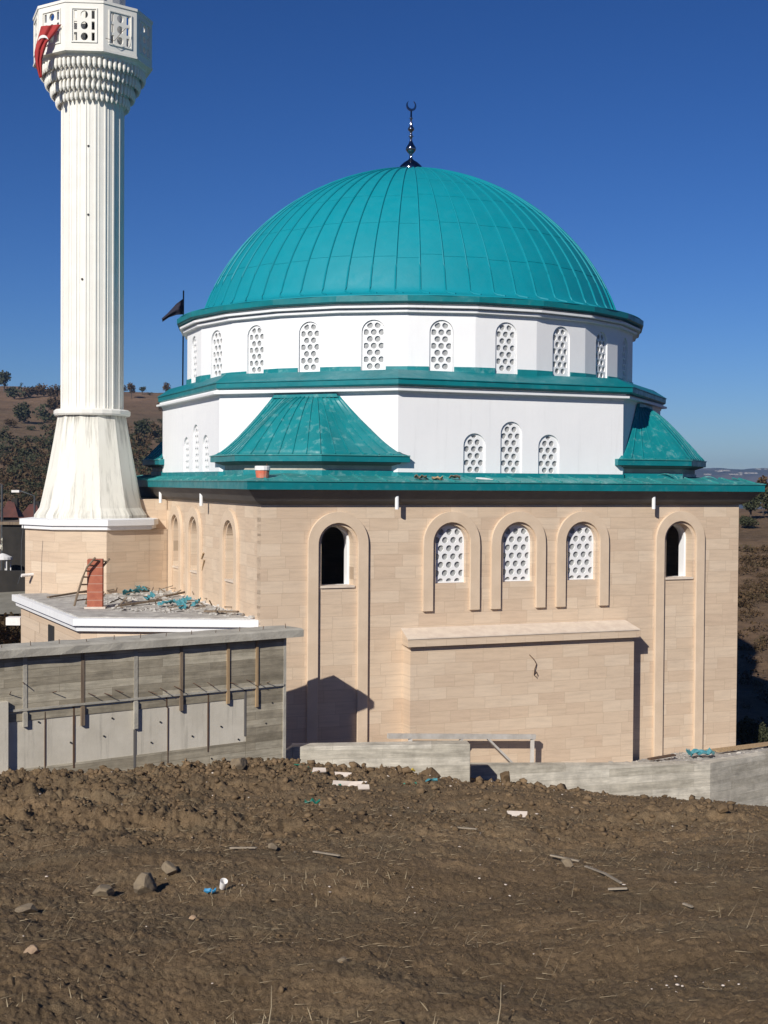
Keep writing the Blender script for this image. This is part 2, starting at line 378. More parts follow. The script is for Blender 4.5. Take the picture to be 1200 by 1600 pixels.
# ================================================================== MOSQUE
mq = thing('mosque', 'pale stone mosque with a big teal dome and white drum', 'mosque', C0, PSI)
HS, HT = 7.04, 7.245         # half width along the front, half depth
Z0, ZW = -1.6, 6.44
def place(o, x, y, rz, z=0): o.location = (x, y, z); o.rotation_euler.z = rz; return o
fac_w = [-5.05, -1.94, 0, 1.94, 5.05]
SILL, OTOP = 4.42, 5.93
def facade(parent, half, zmat, windows, rz, origin, bigs):
    """one wall in its own frame: x along the wall, -y outwards"""
    hs = [arch(c, SILL, .43, OTOP) for c in windows]
    w = place(MB().plate([(-half, Z0), (half, Z0), (half, ZW), (-half, ZW)], hs, 0, .30).build('wall', M[zmat], parent), *origin, rz)
    place(MB().plate([(-half + .35, Z0), (half - .35, Z0), (half - .35, ZW), (-half + .35, ZW)], [arch(c, SILL, .40, OTOP - .03) for c in windows], .301, .6).build('inner_wall', M['white'], parent), *origin, rz)
    for i, c in enumerate(windows):
        big = i in bigs
        s = place(bevel(MB().plate(ushape(c, Z0 if big else 3.72, .80, .525, 6.27, 5.99), (), -.085, .0).build('arch_surround', M['trim'], parent), .008), *origin, rz)
        if big:
            place(MB().box(c - .455, c + .45, -.04, .31, SILL - .045, SILL + .012).build('sill', M['trim_pale'], parent), *origin, rz)
            place(MB().plate(ushape(c, SILL + .012, .429, .38, OTOP - .001, OTOP - .05), (), .32, .42).build('window_frame', M['white'], parent), *origin, rz)
        else:
            gq = grille(.428, OTOP - SILL - .012, .083, .235, .213, .035, .0, 'facade')
            o = Vector((c, .11, SILL + .006)); o.rotate(Matrix.Rotation(rz, 3, 'Z'))
            put_grille(gq, parent, (origin[0] + o.x, origin[1] + o.y, o.z), rz)
    return w
facade(mq, HS, 'stone_front', fac_w, 0, (0, -HT), (0, 4))
# left wall runs along local y; frame x -> -y_local so -y faces -x
facade(mq, HT - .003, 'stone_front', [-1.3, .9, 4.6], -math.pi / 2, (-HS, 0), (0, 1, 2))
MB().box(HS - .3, HS - .002, -HT + .305, HT, Z0, ZW).build('wall', M['stone_side'], mq)
MB().box(-HS + .31, HS - .305, HT - .3, HT - .002, Z0, ZW).build('wall', M['stone_front'], mq)
MB().box(-9.2, -HS - .003, 2.62, 6.0, Z0, ZW - .004).build('wall', M['stone_front'], mq)
MB().box(-HS + .7, HS - .7, -HT + .7, HT - .7, -.3, -.2).build('inner_floor', M['dark'], mq)

def sq(e, z, h=HS, t=HT): return [(-h - e, -t - e, z), (h + e, -t - e, z), (h + e, t + e, z), (-h - e, t + e, z)]
EV = .5
MB().rings([sq(-.02, ZW), sq(.03, ZW + .005), sq(.18, ZW + .09), sq(.44, 6.80), sq(EV - .03, 6.83)], True).build('soffit', M['soffit'], mq)
MB().rings([sq(EV - .05, 6.815), sq(EV, 6.815), sq(EV, 7.005), sq(EV - .05, 7.006)], True).build('fascia', M['teal_fascia'], mq)
MB().rings([sq(EV + .025, 7.007), sq(EV + .025, 7.03), sq(-.1, 7.15), sq(-.9, 7.22)], True).build('eave_roof', M['teal_dusty'], mq)
sm = MB()
for side in range(4):
    h, t = (HS, HT) if side % 2 == 0 else (HT, HS)
    rot = Matrix.Rotation(side * math.pi / 2, 3, 'Z')
    x = -h
    while x < h + .2:
        p = rot @ Vector((x, -t - EV - .02, 7.045)); q = rot @ Vector((x + rnd.uniform(-.02, .02), -t + .25, 7.195))
        sm.bar(p, q, .03, .035); x += .62
sm.build('roof_seams', M['teal_dusty'], mq)

# --- lower octagon
AO, WO = 7.01, 6.69
def octa(A, W, z):
    h = W / 2
    return [(-h, -A, z), (h, -A, z), (A, -h, z), (A, h, z), (h, A, z), (-h, A, z), (-A, h, z), (-A, -h, z)]
def facet(p, q, holes, z0, z1, name, mat, th=.25):
    p, q = Vector((p[0], p[1], 0)), Vector((q[0], q[1], 0)); d = q - p; Lh = d.length / 2; mid = (p + q) / 2
    o = MB().plate([(-Lh, z0), (Lh, z0), (Lh, z1), (-Lh, z1)], holes, 0, th).build(name, mat, mq)
    o.location = mid; o.rotation_euler.z = math.atan2(d.y, d.x); return o, mid, math.atan2(d.y, d.x)
ov = octa(AO, WO, 0)
ZO0, ZO1 = 7.05, 9.30
for i in range(8):
    p, q = ov[i], ov[(i + 1) % 8]
    wins = []
    if i == 0: wins = [(-1.17, 8.30), (-.09, 8.63), (1.04, 8.31)]
    if i == 6: wins = [(-.30, 8.30), (.80, 8.63), (1.9, 8.30)]
    holes = [arch(c, 7.235, .32, t, 16) for c, t in wins]
    o, mid, an = facet(p, q, holes, ZO0, ZO1, 'octagon_wall', M['white'])
    for c, t in wins:
        hh = t - 7.235
        pair = grille(.318, hh - .002, .078, .205, .178, .045, .075, 'oct%.2f' % hh, two_first=False)
        d = Vector((math.cos(an), math.sin(an), 0)); nrm = Vector((-math.sin(an), math.cos(an), 0))
        put_grille(pair, mq, (mid.x + d.x * c + nrm.x * .05, mid.y + d.y * c + nrm.y * .05, 7.236), an)
def oside(e, z): return [(x * (1 - .15 / 7.1) if abs(x) > 6 else x, y, z) for x, y, z in oring(e, z)]
def oring(e, z, we=None): return octa(AO + e, WO + (2 * e * math.tan(R(22.5)) if we is None else we), z)
MB().rings([oring(.035, 7.10), oring(.035, 7.265), oring(-.01, 7.27)], True).build('flashing', M['teal'], mq)
MB().rings([oring(-.05, 9.27), oring(.02, 9.27), oring(.03, 9.33), oring(.185, 9.34), oring(.19, 9.395), oring(.09, 9.40), oring(.09, 9.458), oring(-.05, 9.46)], True).build('cornice', M['white'], mq)
MB().rings([oring(-.05, 9.462), oside(.235, 9.463), oside(.275, 9.50), oside(.275, 9.625), oside(.2, 9.627)], True).build('fascia', M['teal_fascia'], mq)
MB().rings([oside(.30, 9.628), oside(.30, 9.65), oring(-.2, 9.90), oring(-1.5, 9.95)], True).build('octagon_roof', M['teal_fascia'], mq)

# --- drum: 24 facets
RD = 6.82
def ring24(a, z, n=24, rot=0): return [((a / math.cos(math.pi / n)) * math.cos(rot + (k + .5) * 2 * math.pi / n), (a / math.cos(math.pi / n)) * math.sin(rot + (k + .5) * 2 * math.pi / n), z) for k in range(n)]
ZD0, ZD1, WB = 9.90, 11.46, 9.90
fw = RD * math.tan(R(7.5))
pair = grille(.305, 1.345, .078, .205, .178, .045, .10, 'drum', two_first=False)
for k in range(24):
    an = R(15 * k - 1.4)      # outward direction from -y, turning to +x
    out = Vector((math.sin(an), -math.cos(an), 0)); rz = an
    mid = out * RD
    o = MB().plate([(-fw, ZD0), (-.315, ZD0)] + [(-.315 * math.cos(math.pi * i / 16), 10.945 + .315 * math.sin(math.pi * i / 16)) for i in range(17)] + [(.315, ZD0), (fw, ZD0), (fw, ZD1), (-fw, ZD1)], (), 0, .2).build('drum_wall', M['white'], mq)
    o.location = mid; o.rotation_euler.z = rz
    pin = out * (RD - .045); put_grille(pair, mq, (pin.x, pin.y, 9.905), rz)
    an2 = R(15 * (k + 1) - 1.4); d = Vector((math.cos(an), math.sin(an), 0)); d2 = Vector((math.cos(an2), math.sin(an2), 0)); out2 = Vector((math.sin(an2), -math.cos(an2), 0))
    lp = [out * RD + d * .335, out * (RD + .03) + d * .335, (out + out2).normalized() * (RD + .03) / math.cos(R(7.5)), out2 * (RD + .03) - d2 * .335, out2 * RD - d2 * .335, (out + out2).normalized() * RD / math.cos(R(7.5))]
    zt_ = 10.03 + rnd.uniform(-.012, .012)
    MB().rings([[(p.x, p.y, 9.86) for p in lp], [(p.x, p.y, zt_) for p in lp]]).build('flashing', M['teal'], mq)
r24 = lambda a, z: ring24(a, z, 24, -math.pi / 2 - R(1.4))
MB().rings([r24(RD - .1, 11.40), r24(RD + .015, 11.405), r24(RD + .02, 11.43), r24(RD + .125, 11.44), r24(RD + .13, 11.50), r24(RD + .06, 11.505), r24(RD + .06, 11.535), r24(RD + .225, 11.545), r24(RD + .23, 11.60), r24(RD + .10, 11.605), r24(RD + .10, 11.665), r24(RD - .2, 11.665)], True).build('cornice', M['white'], mq)
MB().rings([r24(RD - .1, 11.667), r24(7.09, 11.668), r24(7.13, 11.70), r24(7.13, 11.845), r24(7.0, 11.847)], True).build('fascia', M['teal_fascia'], mq)
# --- dome
prof = [(7.15, 11.848), (7.15, 11.865), (6.62, 11.97), (6.46, 12.02), (6.395, 12.08)]
for i in range(1, 61):
    r = 6.559 * math.cos(i / 60 * math.pi / 2); z = 11.016 + 5.614 * max(0, 1 - (r / 6.559) ** 1.915) ** .572
    if z > 12.14: prof.append((max(r, .02), z))
DP = prof
MB().lathe(prof, 120, -math.pi / 2, cap=False).build('dome', M['teal_dome'], mq, True)
def dome_at(z):
    for (r0, z0), (r1, z1) in zip(DP, DP[1:]):
        if z0 <= z <= z1: return r0 + (r1 - r0) * (z - z0) / max(z1 - z0, 1e-6)
    return 0
ribs = MB()
NR = 60
for k in range(NR):
    an = 2 * math.pi * (k + .5) / NR - math.pi / 2
    pts = []
    for j, (r, z) in enumerate(DP[2:-2]):
        a2 = an + (.035 if j == 0 else (.012 if j == 1 else 0))
        pts.append(((r + .012) * math.cos(a2), (r + .012) * math.sin(a2), z + .008))
    ribs.tube(pts, [.025] * len(pts), 5)
hs_ = ribs
for k in range(NR):
    for zz in (13.05, 14.1, 15.0, 15.65):
        z = zz + ((k * 7919) % 5 - 2) * .02 + (.0 if k % 2 else .03)
        r = dome_at(z); a0 = 2 * math.pi * (k + .5) / NR - math.pi / 2; a1 = a0 + 2 * math.pi / NR
        pts = [((r + .004) * math.cos(a0 + (a1 - a0) * q / 3), (r + .004) * math.sin(a0 + (a1 - a0) * q / 3), z) for q in range(4)]
        hs_.tube(pts, .006, 4)
hs_.build('dome_seams', M['teal_dome'], mq)
# --- finial
fz = 16.74
fp = [(.37, fz - .25), (.37, fz), (.34, fz + 0.093), (.22, fz + 0.205), (.10, fz + 0.279), (.05, fz + 0.335), (.045, fz + 0.465), (.10, fz + 0.512), (.165, fz + 0.595), (.155, fz + 0.670), (.08, fz + 0.781), (.04, fz + 0.883), (.04, fz + 0.977), (.085, fz + 1.014), (.04, fz + 1.051),
      (.035, fz + 1.153), (.10, fz + 1.209), (.10, fz + 1.265), (.04, fz + 1.339), (.05, fz + 1.395), (.03, fz + 1.442), (.03, fz + 1.544), (.065, fz + 1.572), (.03, fz + 1.600), (.022, fz + 1.823)]
fin = MB().lathe(fp, 24).build('finial', M['chrome'], mq, True)
cr = []
for i in range(33):
    a = R(-90 - 152 + 304 * i / 32); cr.append((.165 * math.cos(a), .165 * math.sin(a)))
for i in range(31, 0, -1):
    a = R(-90 - 152 + 304 * i / 32); th_ = .075 * math.sin(math.pi * i / 32); rr = .165 - th_; cr.append((rr * math.cos(a), rr * math.sin(a)))
crz = fz + 1.96
MB().plate([(x, z + crz) for x, z in cr], (), -.02, .02).build('crescent', M['chrome'], fin)

# --- corner turrets with fan roofs
def turret(sx, sy):
    out = [(-3.30, -7.005), (-5.43, -7.10), (-7.10, -5.43), (-7.005, -3.30)]
    f = lambda p, e: (sx * -(p[0]), sy * -(p[1]))
    # offset outline outwards for wall / fascia
    def off(e):
        return [(-3.30 + .0 + (.22 if e > .1 else 0), -7.03 - e), (-5.40 - e * .42, -7.03 - e), (-7.03 - e, -5.40 - e * .42), (-7.03 - e, -3.30 + (.22 if e > .1 else 0))]
    back = [(-5.6, -3.2), (-3.2, -5.6)]
    S = lambda pts, z: [(-sx * p[0], -sy * p[1], z) for p in pts]
    fixo = (sx * sy) < 0
    def R_(lps):
        lps = [lp[::-1] for lp in lps] if not fixo else lps
        return lps
    MB().rings(R_([S(off(-.14) + back, 7.0), S(off(-.14) + back, 7.50)])).build('turret_wall', M['concrete'], mq)
    MB().rings(R_([S(off(-.10) + back, 7.1), S(off(-.10) + back, 7.30), S(off(-.15) + back, 7.302)])).build('flashing', M['teal'], mq)
    MB().rings(R_([S(off(-.12) + back, 7.43), S(off(.10) + back, 7.50), S(off(.10) + back, 7.512)])).build('turret_soffit', M['soffit'], mq)
    MB().rings(R_([S(off(.13) + back, 7.514), S(off(.16) + back, 7.52), S(off(.16) + back, 7.665), S(off(.12) + back, 7.666)])).build('fascia', M['teal_fascia'], mq)
    MB().rings(R_([S(off(.185) + back, 7.668), S(off(.185) + back, 7.69), S(off(.10) + back, 7.705)])).build('gutter', M['teal_dusty'], mq)
    # fan roof
    ol = [Vector(p) for p in off(.12)]; ol[0] += Vector((-.05, 0)); ol[3] += Vector((0, -.05))
    seg = [(ol[i + 1] - ol[i]).length for i in range(3)]; tot = sum(seg)
    def B(t):
        d = t * tot
        for i in range(3):
            if d <= seg[i] or i == 2: return ol[i] + (ol[i + 1] - ol[i]) * min(d / seg[i], 1)
            d -= seg[i]
    T0, T1 = Vector((-4.52, -5.90)), Vector((-5.90, -4.52))
    zt, zb = 9.235, 7.70
    def P(t, s):
        b = B(t); tt = T0 + (T1 - T0) * t
        k = math.sin(math.pi * t) ** 2.4
        hor = s ** (1 + .0 * k); p = b + (tt - b) * hor
        zlin = s ** 1.32; zdome = .9 * (1 - (1 - s) ** 1.5) + .1 * s
        flare = min(1, s / .12); zz = (zlin * (1 - k) + zdome * k) * (.7 + .3 * flare)
        return (-sx * p[0], -sy * p[1], zb + (zt - zb) * zz)
    nt, ns = 36, 14
    vs_ = [P(i / nt, j / ns) for i in range(nt + 1) for j in range(ns + 1)]
    fs = []
    for i in range(nt):
        for j in range(ns):
            q = (i * (ns + 1) + j, i * (ns + 1) + j + 1, (i + 1) * (ns + 1) + j + 1, (i + 1) * (ns + 1) + j)
            fs.append(q if not fixo else q[::-1])
    ro = mesh_obj('turret_roof', vs_, fs, M['teal'], mq, True)
    sol = ro.modifiers.new('solid', 'SOLIDIFY'); sol.thickness = .02
    rb = MB()
    for i in range(1, 18):
        t = i / 18; rb.tube([Vector(P(t, j / ns)) + Vector((0, 0, .012)) for j in range(ns + 1)], .018, 5)
    rb.build('roof_seams', M['teal'], mq)
    # sheet behind, up the wall, forming the cap
    d = (T1 - T0); 
    cap_ = MB().plate([(-.95, 0), (.95, 0), (.90, .10), (-.90, .10)], (), -.05, .02)
    c = (T0 + T1) / 2; cc = Vector((-sx * c.x, -sy * c.y, zt - .03)); an = math.atan2(-sy * (T0 - T1).y, -sx * (T0 - T1).x)
    if fixo: an += math.pi
    co = cap_.build('roof_cap', M['teal'], mq); co.location = cc; co.rotation_euler.z = an
for sx, sy in ((-1, -1), (1, -1), (-1, 1)): turret(sx, sy)

# --- niche block on the front
BD = .50
blk = MB().box(-3.27, 3.29, -HT - BD, -HT - .001, Z0, 2.90).build('bay_wall', M['stone_front'], mq)
lg = MB()
fx0, fx1, by = -3.40, 3.36, -HT - BD - .15
lg.add([(fx0, by, 2.90), (fx1, by, 2.90), (fx1 - .06, -HT - .002, 2.90), (fx0 + .10, -HT - .002, 2.90),
        (fx0, by, 3.085), (fx1, by, 3.085), (fx1 - .06, -HT - .002, 3.275), (fx0 + .10, -HT - .002, 3.275)],
       [(3, 2, 1, 0), (4, 5, 6, 7), (0, 1, 5, 4), (1, 2, 6, 5), (2, 3, 7, 6), (3, 0, 4, 7)])
lg.build('bay_ledge', M['stone_front'], mq)
tp = MB(); e = .004
tp.add([(fx0 - .02, by - .02, 3.09), (fx1 + .02, by - .02, 3.09), (fx1 - .04, -HT - .003, 3.281), (fx0 + .08, -HT - .003, 3.281),
        (fx0 - .02, by - .02, 3.115), (fx1 + .02, by - .02, 3.115), (fx1 - .04, -HT - .003, 3.306), (fx0 + .08, -HT - .003, 3.306)],
       [(3, 2, 1, 0), (4, 5, 6, 7), (0, 1, 5, 4), (1, 2, 6, 5), (2, 3, 7, 6), (3, 0, 4, 7)])
tp.build('ledge_slab', M['trim_pale'], mq)
cy = -HT - BD - .03
MB().tube([(.10, cy + .02, 2.55), (.22, cy - .02, 2.42), (.30, cy, 2.30), (.24, cy - .02, 2.18), (.23, cy, 2.02), (.29, cy - .02, 1.96), (.33, cy - .01, 2.02), (.30, cy, 2.10), (.24, cy, 2.06)], .011, 6).build('cable_end', M['rust'], mq)
# --- downspouts
for a in (-3.57, 4.02):
    MB().tube([(a, -HT - .27, 6.33), (a, -HT - .27, 6.80)], .05, 12).build('downspout', M['white'], mq)
for b in (-2.6, 2.3):
    MB().tube([(-HS - .27, b, 6.33), (-HS - .27, b, 6.80)], .05, 12).build('downspout', M['white'], mq)

# ================================================================== MINARET
mc = loc(-9.235, 3.23)
mn = thing('minaret', 'tall white minaret with fluted shaft and pierced balcony, left of the dome', 'minaret', mc, math.atan2(mc.x, mc.y) * -1)
vr = R(-90)                                     # local -y looks at the viewer
MB().lathe([(2.02, -1), (2.02, 5.52)], 8, vr + R(12)).build('base', M['stone_front'], mn)
a1 = (2.015 * math.cos(vr + R(57)), 2.015 * math.sin(vr + R(57))); e1 = (2.30, -.68)
MB().rings([[(a1[0], a1[1], z), (e1[0], e1[1], z), (e1[0], e1[1] + 2, z), (a1[0], a1[1] + 2.2, z)] for z in (-1, 5.518)]).build('base_wing', M['stone_front'], mn)
MB().lathe([(2.06, 5.525), (2.12, 5.55), (2.12, 5.66), (2.19, 5.665), (2.19, 5.84), (1.9, 5.87)], 8, vr + R(12)).build('base_ledge', M['white'], mn)
cone = [(1.68 - .64 * (i / 10) ** .82, 5.86 + 3.12 * i / 10) for i in range(11)]
cone = [(1.74, 5.85), (1.74, 5.95)] + cone[1:]
MB().lathe(cone, 12, vr + R(9)).build('flared_base', M['stained'], mn)
MB().lathe([(1.05, 8.97), (1.13, 8.98), (1.16, 9.03), (1.16, 9.13), (1.10, 9.17), (1.0, 9.18)], 24, vr).build('collar', M['cream'], mn)
sh = []
NF = 20
for k in range(NF):
    a = 2 * math.pi * k / NF + vr + R(5)
    for da, r in ((-.028, .930), (-.022, .952), (.022, .952), (.028, .930), (.10, .926), (.105, .938), (.125, .938), (.13, .926)):
        sh.append((r * math.cos(a + da), r * math.sin(a + da)))
MB().rings([[(x, y, 9.18) for x, y in sh], [(x, y, 18.7) for x, y in sh]]).build('shaft', M['cream'], mn)
for z in (13.05, 14.98, 17.03):
    h = MB().lathe([(.035, -.01), (.035, .012)], 10).build('vent_hole', M['dark'], mn)
    a = R(-8 if z > 14 else -19); h.rotation_euler = (R(90), 0, a); h.location = (math.sin(a) * .935, -math.cos(a) * .935, z)
for i, (r, z) in enumerate(((1.07, 18.42), (1.23, 18.70), (1.39, 18.98), (1.54, 19.26))):
    m = MB().lathe([(r - .10, z + .08), (r - .02, z + .22), (r + .02, z + .28)], 40, cap=False)
    n = int(r * 41)
    for k in range(n):
        a = 2 * math.pi * (k + .5 * (i % 2)) / n; c, s_ = math.cos(a), math.sin(a); w = .056
        pr = [(.012, z - .06), (w * .55, z - .03), (w, z + .04), (w, z + .18), (w * .8, z + .23), (.02, z + .26)]
        m.lathe(pr, 8, 0, ((r) * c, (r) * s_))
    m.build('corbel_ring', M['cream'], mn)
MB().lathe([(1.0, 18.45), (1.04, 18.7), (1.19, 19.0), (1.36, 19.28), (1.5, 19.53), (1.0, 19.55)], 40).build('corbel_core', M['cream'], mn)
ND = 10; dr_ = R(9.5) + vr; RB = 1.79
MB().lathe([(1.5, 19.50), (1.62, 19.52), (1.64, 19.60), (1.76, 19.63), (1.80, 19.69), (1.2, 19.70)], ND, dr_).build('balcony_floor', M['cream'], mn)
ap = RB * math.cos(math.pi / ND); hw_ = RB * math.sin(math.pi / ND)
for k in range(ND):
    am = dr_ + 2 * math.pi * (k + .5) / ND
    holes = []
    for zz in (.42, .74, 1.06):
        holes.append([(.105 * math.cos(2 * math.pi * j / 16), zz + .115 * math.sin(2 * math.pi * j / 16)) for j in range(16)])
        for s_ in (-1, 1): holes.append([(s_ * .255 - .045, zz - .12), (s_ * .255 + .045, zz - .12), (s_ * .255 + .045, zz + .12), (s_ * .255 - .045, zz + .12)])
    pn = MB().plate([(-hw_, 0), (hw_, 0), (hw_, 1.46), (-hw_, 1.46)], holes, 0, .07).build('balustrade_panel', M['cream'], mn)
    pn.location = (ap * math.cos(am), ap * math.sin(am), 19.62); pn.rotation_euler.z = am + math.pi / 2
    fr = [(-.38, .24), (.38, .24), (.38, 1.25), (-.38, 1.25)]; fi = [(-.345, .275), (.345, .275), (.345, 1.215), (-.345, 1.215)]
    f_ = MB().plate(fr, [fi], -.03, -.001)
    f_.plate([(-hw_ - .01, 0), (hw_ + .01, 0), (hw_ + .01, .06), (-hw_ - .01, .06)], (), -.02, .0).plate([(-hw_ - .01, 1.40), (hw_ + .01, 1.40), (hw_ + .01, 1.48), (-hw_ - .01, 1.48)], (), -.025, .08)
    f_.build('panel_frame', M['cream'], pn)
MB().lathe([(.97, 19.5), (.97, 25.5)], 20, vr).build('upper_shaft', M['cream'], mn)
dd = MB().plate(arch(0, 0, .29, 1.95, 12), (), -.03, .1).build('door', M['dark'], mn); dd.location = (math.sin(R(4)) * .97, -math.cos(R(4)) * .97, 19.7); dd.rotation_euler.z = R(4)
MB().tube([(.35, -1.80, 20.0), (.62, -1.76, 19.95), (.80, -1.72, 20.2), (.95, -1.6, 20.4)], .008, 5).build('cable', M['rust'], mn)

# red flag hanging over the balcony rail
def cloth(name, pts_l, pts_r, Y, mat, waves=3, amp=.06, n=10, ph=0, ridge=0):
    m = len(pts_l) * 6; vs_ = []; fs = []
    def samp(ps, t):
        d = t * (len(ps) - 1); i = min(int(d), len(ps) - 2); f_ = d - i
        return (ps[i][0] + (ps[i + 1][0] - ps[i][0]) * f_, ps[i][1] + (ps[i + 1][1] - ps[i][1]) * f_)
    for i in range(m + 1):
        a, b = samp(pts_l, i / m), samp(pts_r, i / m)
        for j in range(n + 1):
            t = j / n; y = Y + amp * math.sin(waves * 2 * math.pi * t + ph + i / m * 2.5) + ridge * t
            vs_.append(at(a[0] + (b[0] - a[0]) * t, a[1] + (b[1] - a[1]) * t, y))
    for i in range(m):
        for j in range(n): fs.append((i * (n + 1) + j, i * (n + 1) + j + 1, (i + 1) * (n + 1) + j + 1, (i + 1) * (n + 1) + j))
    c = sum((Vector(v) for v in vs_), Vector()) / len(vs_)
    o = mesh_obj(name, [Vector(v) - c for v in vs_], fs, mat, None, True); o.location = c
    s_ = o.modifiers.new('solid', 'SOLIDIFY'); s_.thickness = .012
    return o, c
YF = 42.9 + 0
YF = (mc.y - 1.72)
fo, fc = cloth('flag', [(64, 41), (59, 60), (54, 82), (56, 100), (62, 122)], [(96, 38), (86, 52), (74, 66), (66, 90), (66, 121)], YF, M['red'], 2, .035)
tag(fo, 'red flag with a white crescent hanging over the minaret balcony', 'flag')
cv = []
for i in range(19):
    a = R(10 + 170 * i / 18); cv.append((67.5 + 8.2 * math.cos(a), 64 - 9.5 * math.sin(a)))
for i in range(17, 0, -1):
    a = R(10 + 170 * i / 18); k = 4.6 * math.sin(math.pi * i / 18); cv.append((67.5 + (8.2 - k) * math.cos(a), 64 - (9.5 - k) * math.sin(a)))
YC = YF - .055
vs_ = [at(x, y, YC) - fc for x, y in cv] + [at(x, y, YC + .008) - fc for x, y in cv]
nC = len(cv); fs = [(i, nC - i, nC - i - 1, i + 1) for i in range(1, 17 + 0) if nC - i - 1 > i + 1] + [(0, nC - 1, 1)]
fs = []
for i in range(18):
    j0 = (nC - i) % nC; j1 = (nC - i - 1)
    q = [i, i + 1, j1, j0]; q = list(dict.fromkeys(q))
    if len(q) > 2: fs.append(tuple(q))
mesh_obj('crescent', vs_, fs, M['flagwhite'], fo)

# dark flag on its pole behind the dome base
pb = at(284.5, 640, 47.5)
pl_ = thing('flagpole', 'thin dark pole rising beside the drum, carrying the black flag', 'flagpole', pb)
MB().tube([(0, 0, -3), Vector(at(286.8, 454, 47.5)) - pb], .028, 6).build('pole', M['metal'], pl_)
bo, bc = cloth('flag', [(287, 466), (275, 475), (262, 490), (253, 498)], [(287, 491), (276, 492), (264, 496), (254, 503)], 47.5, M['black'], 1.2, .05)
tag(bo, 'small tattered black flag flying from the thin pole beside the dome', 'flag')

# ================================================================== ANNEX
an_ = thing('annex', 'low annex with a white-edged flat roof strewn with rubble, below the minaret', 'building', C0, PSI)
AP = [(-11.75, 2.3), (-11.22, -5.30), (-7.05, -7.12), (-7.05, 2.3)]
AZ = 3.62
def inset(ps, d):
    c = Vector((sum(p[0] for p in ps) / 4, sum(p[1] for p in ps) / 4)); out = []
    n = len(ps)
    for i in range(n):
        p0, p1, p2 = Vector(ps[i - 1]), Vector(ps[i]), Vector(ps[(i + 1) % n])
        e1, e2 = (p1 - p0).normalized(), (p2 - p1).normalized(); n1, n2 = Vector((-e1.y, e1.x)), Vector((-e2.y, e2.x))
        b = (n1 + n2); b = b / max(b.dot(n1), .2); q = p1 + b * d
        out.append((min(q.x, -7.045), q.y))
    return out
Z_ = lambda ps, z: [(p[0], p[1], z) for p in ps]
MB().rings([Z_(inset(AP, .22), -1), Z_(inset(AP, .22), AZ - .32)]).build('wall', M['stone_front'], an_)
MB().rings([Z_(inset(AP, .10), AZ - .318), Z_(inset(AP, .08), AZ - .18)]).build('lower_fascia', M['white'], an_)
MB().rings([Z_(inset(AP, .0), AZ - .178), Z_(AP, AZ)]).build('roof_slab', M['white'], an_)
MB().rings([Z_(inset(AP, .16), AZ + .001), Z_(inset(AP, .17), AZ + .03)]).build('roof_screed', M['roofrub'], an_)
wl = Vector((AP[1][0] - AP[0][0], AP[1][1] - AP[0][1], 0)).normalized()
h0 = hit(80, 986, loc(AP[1][0] + .2, AP[1][1]), (U * wl.y - V * wl.x)); hl = (h0 - C0); ha, hb = hl.dot(U), hl.dot(V)
w_ = MB().box(-.30, .30, -.02, .1, -1.0, .12).build('doorway', M['dark'], an_)
w_.location = (ha + .0, hb, 3.0); w_.rotation_euler.z = math.atan2(wl.y, wl.x)

def on_roof(px, py, z=AZ + .03): return hit(px, py, (0, 0, z), Vector((0, 0, 1)))
bp = on_roof(149, 950)
br_ = MB().box(-.20, .20, -.20, .20, 0, 1.29).build('brick_stack', M['brick']); br_.location = bp; br_.rotation_euler.z = R(8)
tag(br_, 'square red brick chimney stack standing on the flat roof', 'chimney'); bevel(br_, .012)
MBm = MB().box(-.27, .27, -.25, .26, -.03, .05).build('mortar_base', M['pale'], None); MBm.parent = br_
ld = thing('ladder', 'curved old wooden ladder leaning on the red brick chimney', 'ladder', on_roof(117, 947))
def W2(o, p): return Vector(p) - o.location
lt, rt = [], []
Yl = bp.y - .36
for k, (x, y) in enumerate(((116, 947), (122, 925), (129, 903), (136, 886), (149, 871))): lt.append(W2(ld, at(x, y, Yl - .1 + .03 * k)))
for k, (x, y) in enumerate(((134, 944), (140, 924), (147, 903), (158, 888), (171, 873))): rt.append(W2(ld, at(x, y, Yl + .55 - .05 * k)))
MB().tube(lt, .03, 6).build('rail', M['wood_old'], ld); MB().tube(rt, .03, 6).build('rail', M['wood_old'], ld)
def along(ps, t):
    d = t * (len(ps) - 1); i = min(int(d), len(ps) - 2); return ps[i].lerp(ps[i + 1], d - i)
for t in (.10, .24, .38, .52, .66, .80, .93): MB().tube([along(lt, t), along(rt, t)], .02, 5).build('rung', M['wood_old'], ld)
for q, (a, b) in enumerate((((318, 864), (296, 930)), ((319, 875), (309, 934)))):
    p1 = at(a[0], a[1], 0); wallp = C0 - U * (HS + .03); p1 = hit(a[0], a[1], wallp, U); p0 = on_roof(*b)
    o = MB().tube([Vector((0, 0, 0)), p1 - p0], .022, 6).build('leaning_pole', M['wood_raw']); o.location = p0
    tag(o, ('longer pale pole leaning on the stone side wall above the annex roof', 'shorter pale pole leaning upright on the stone side wall')[q], 'pole', 'poles leaning on the side wall')

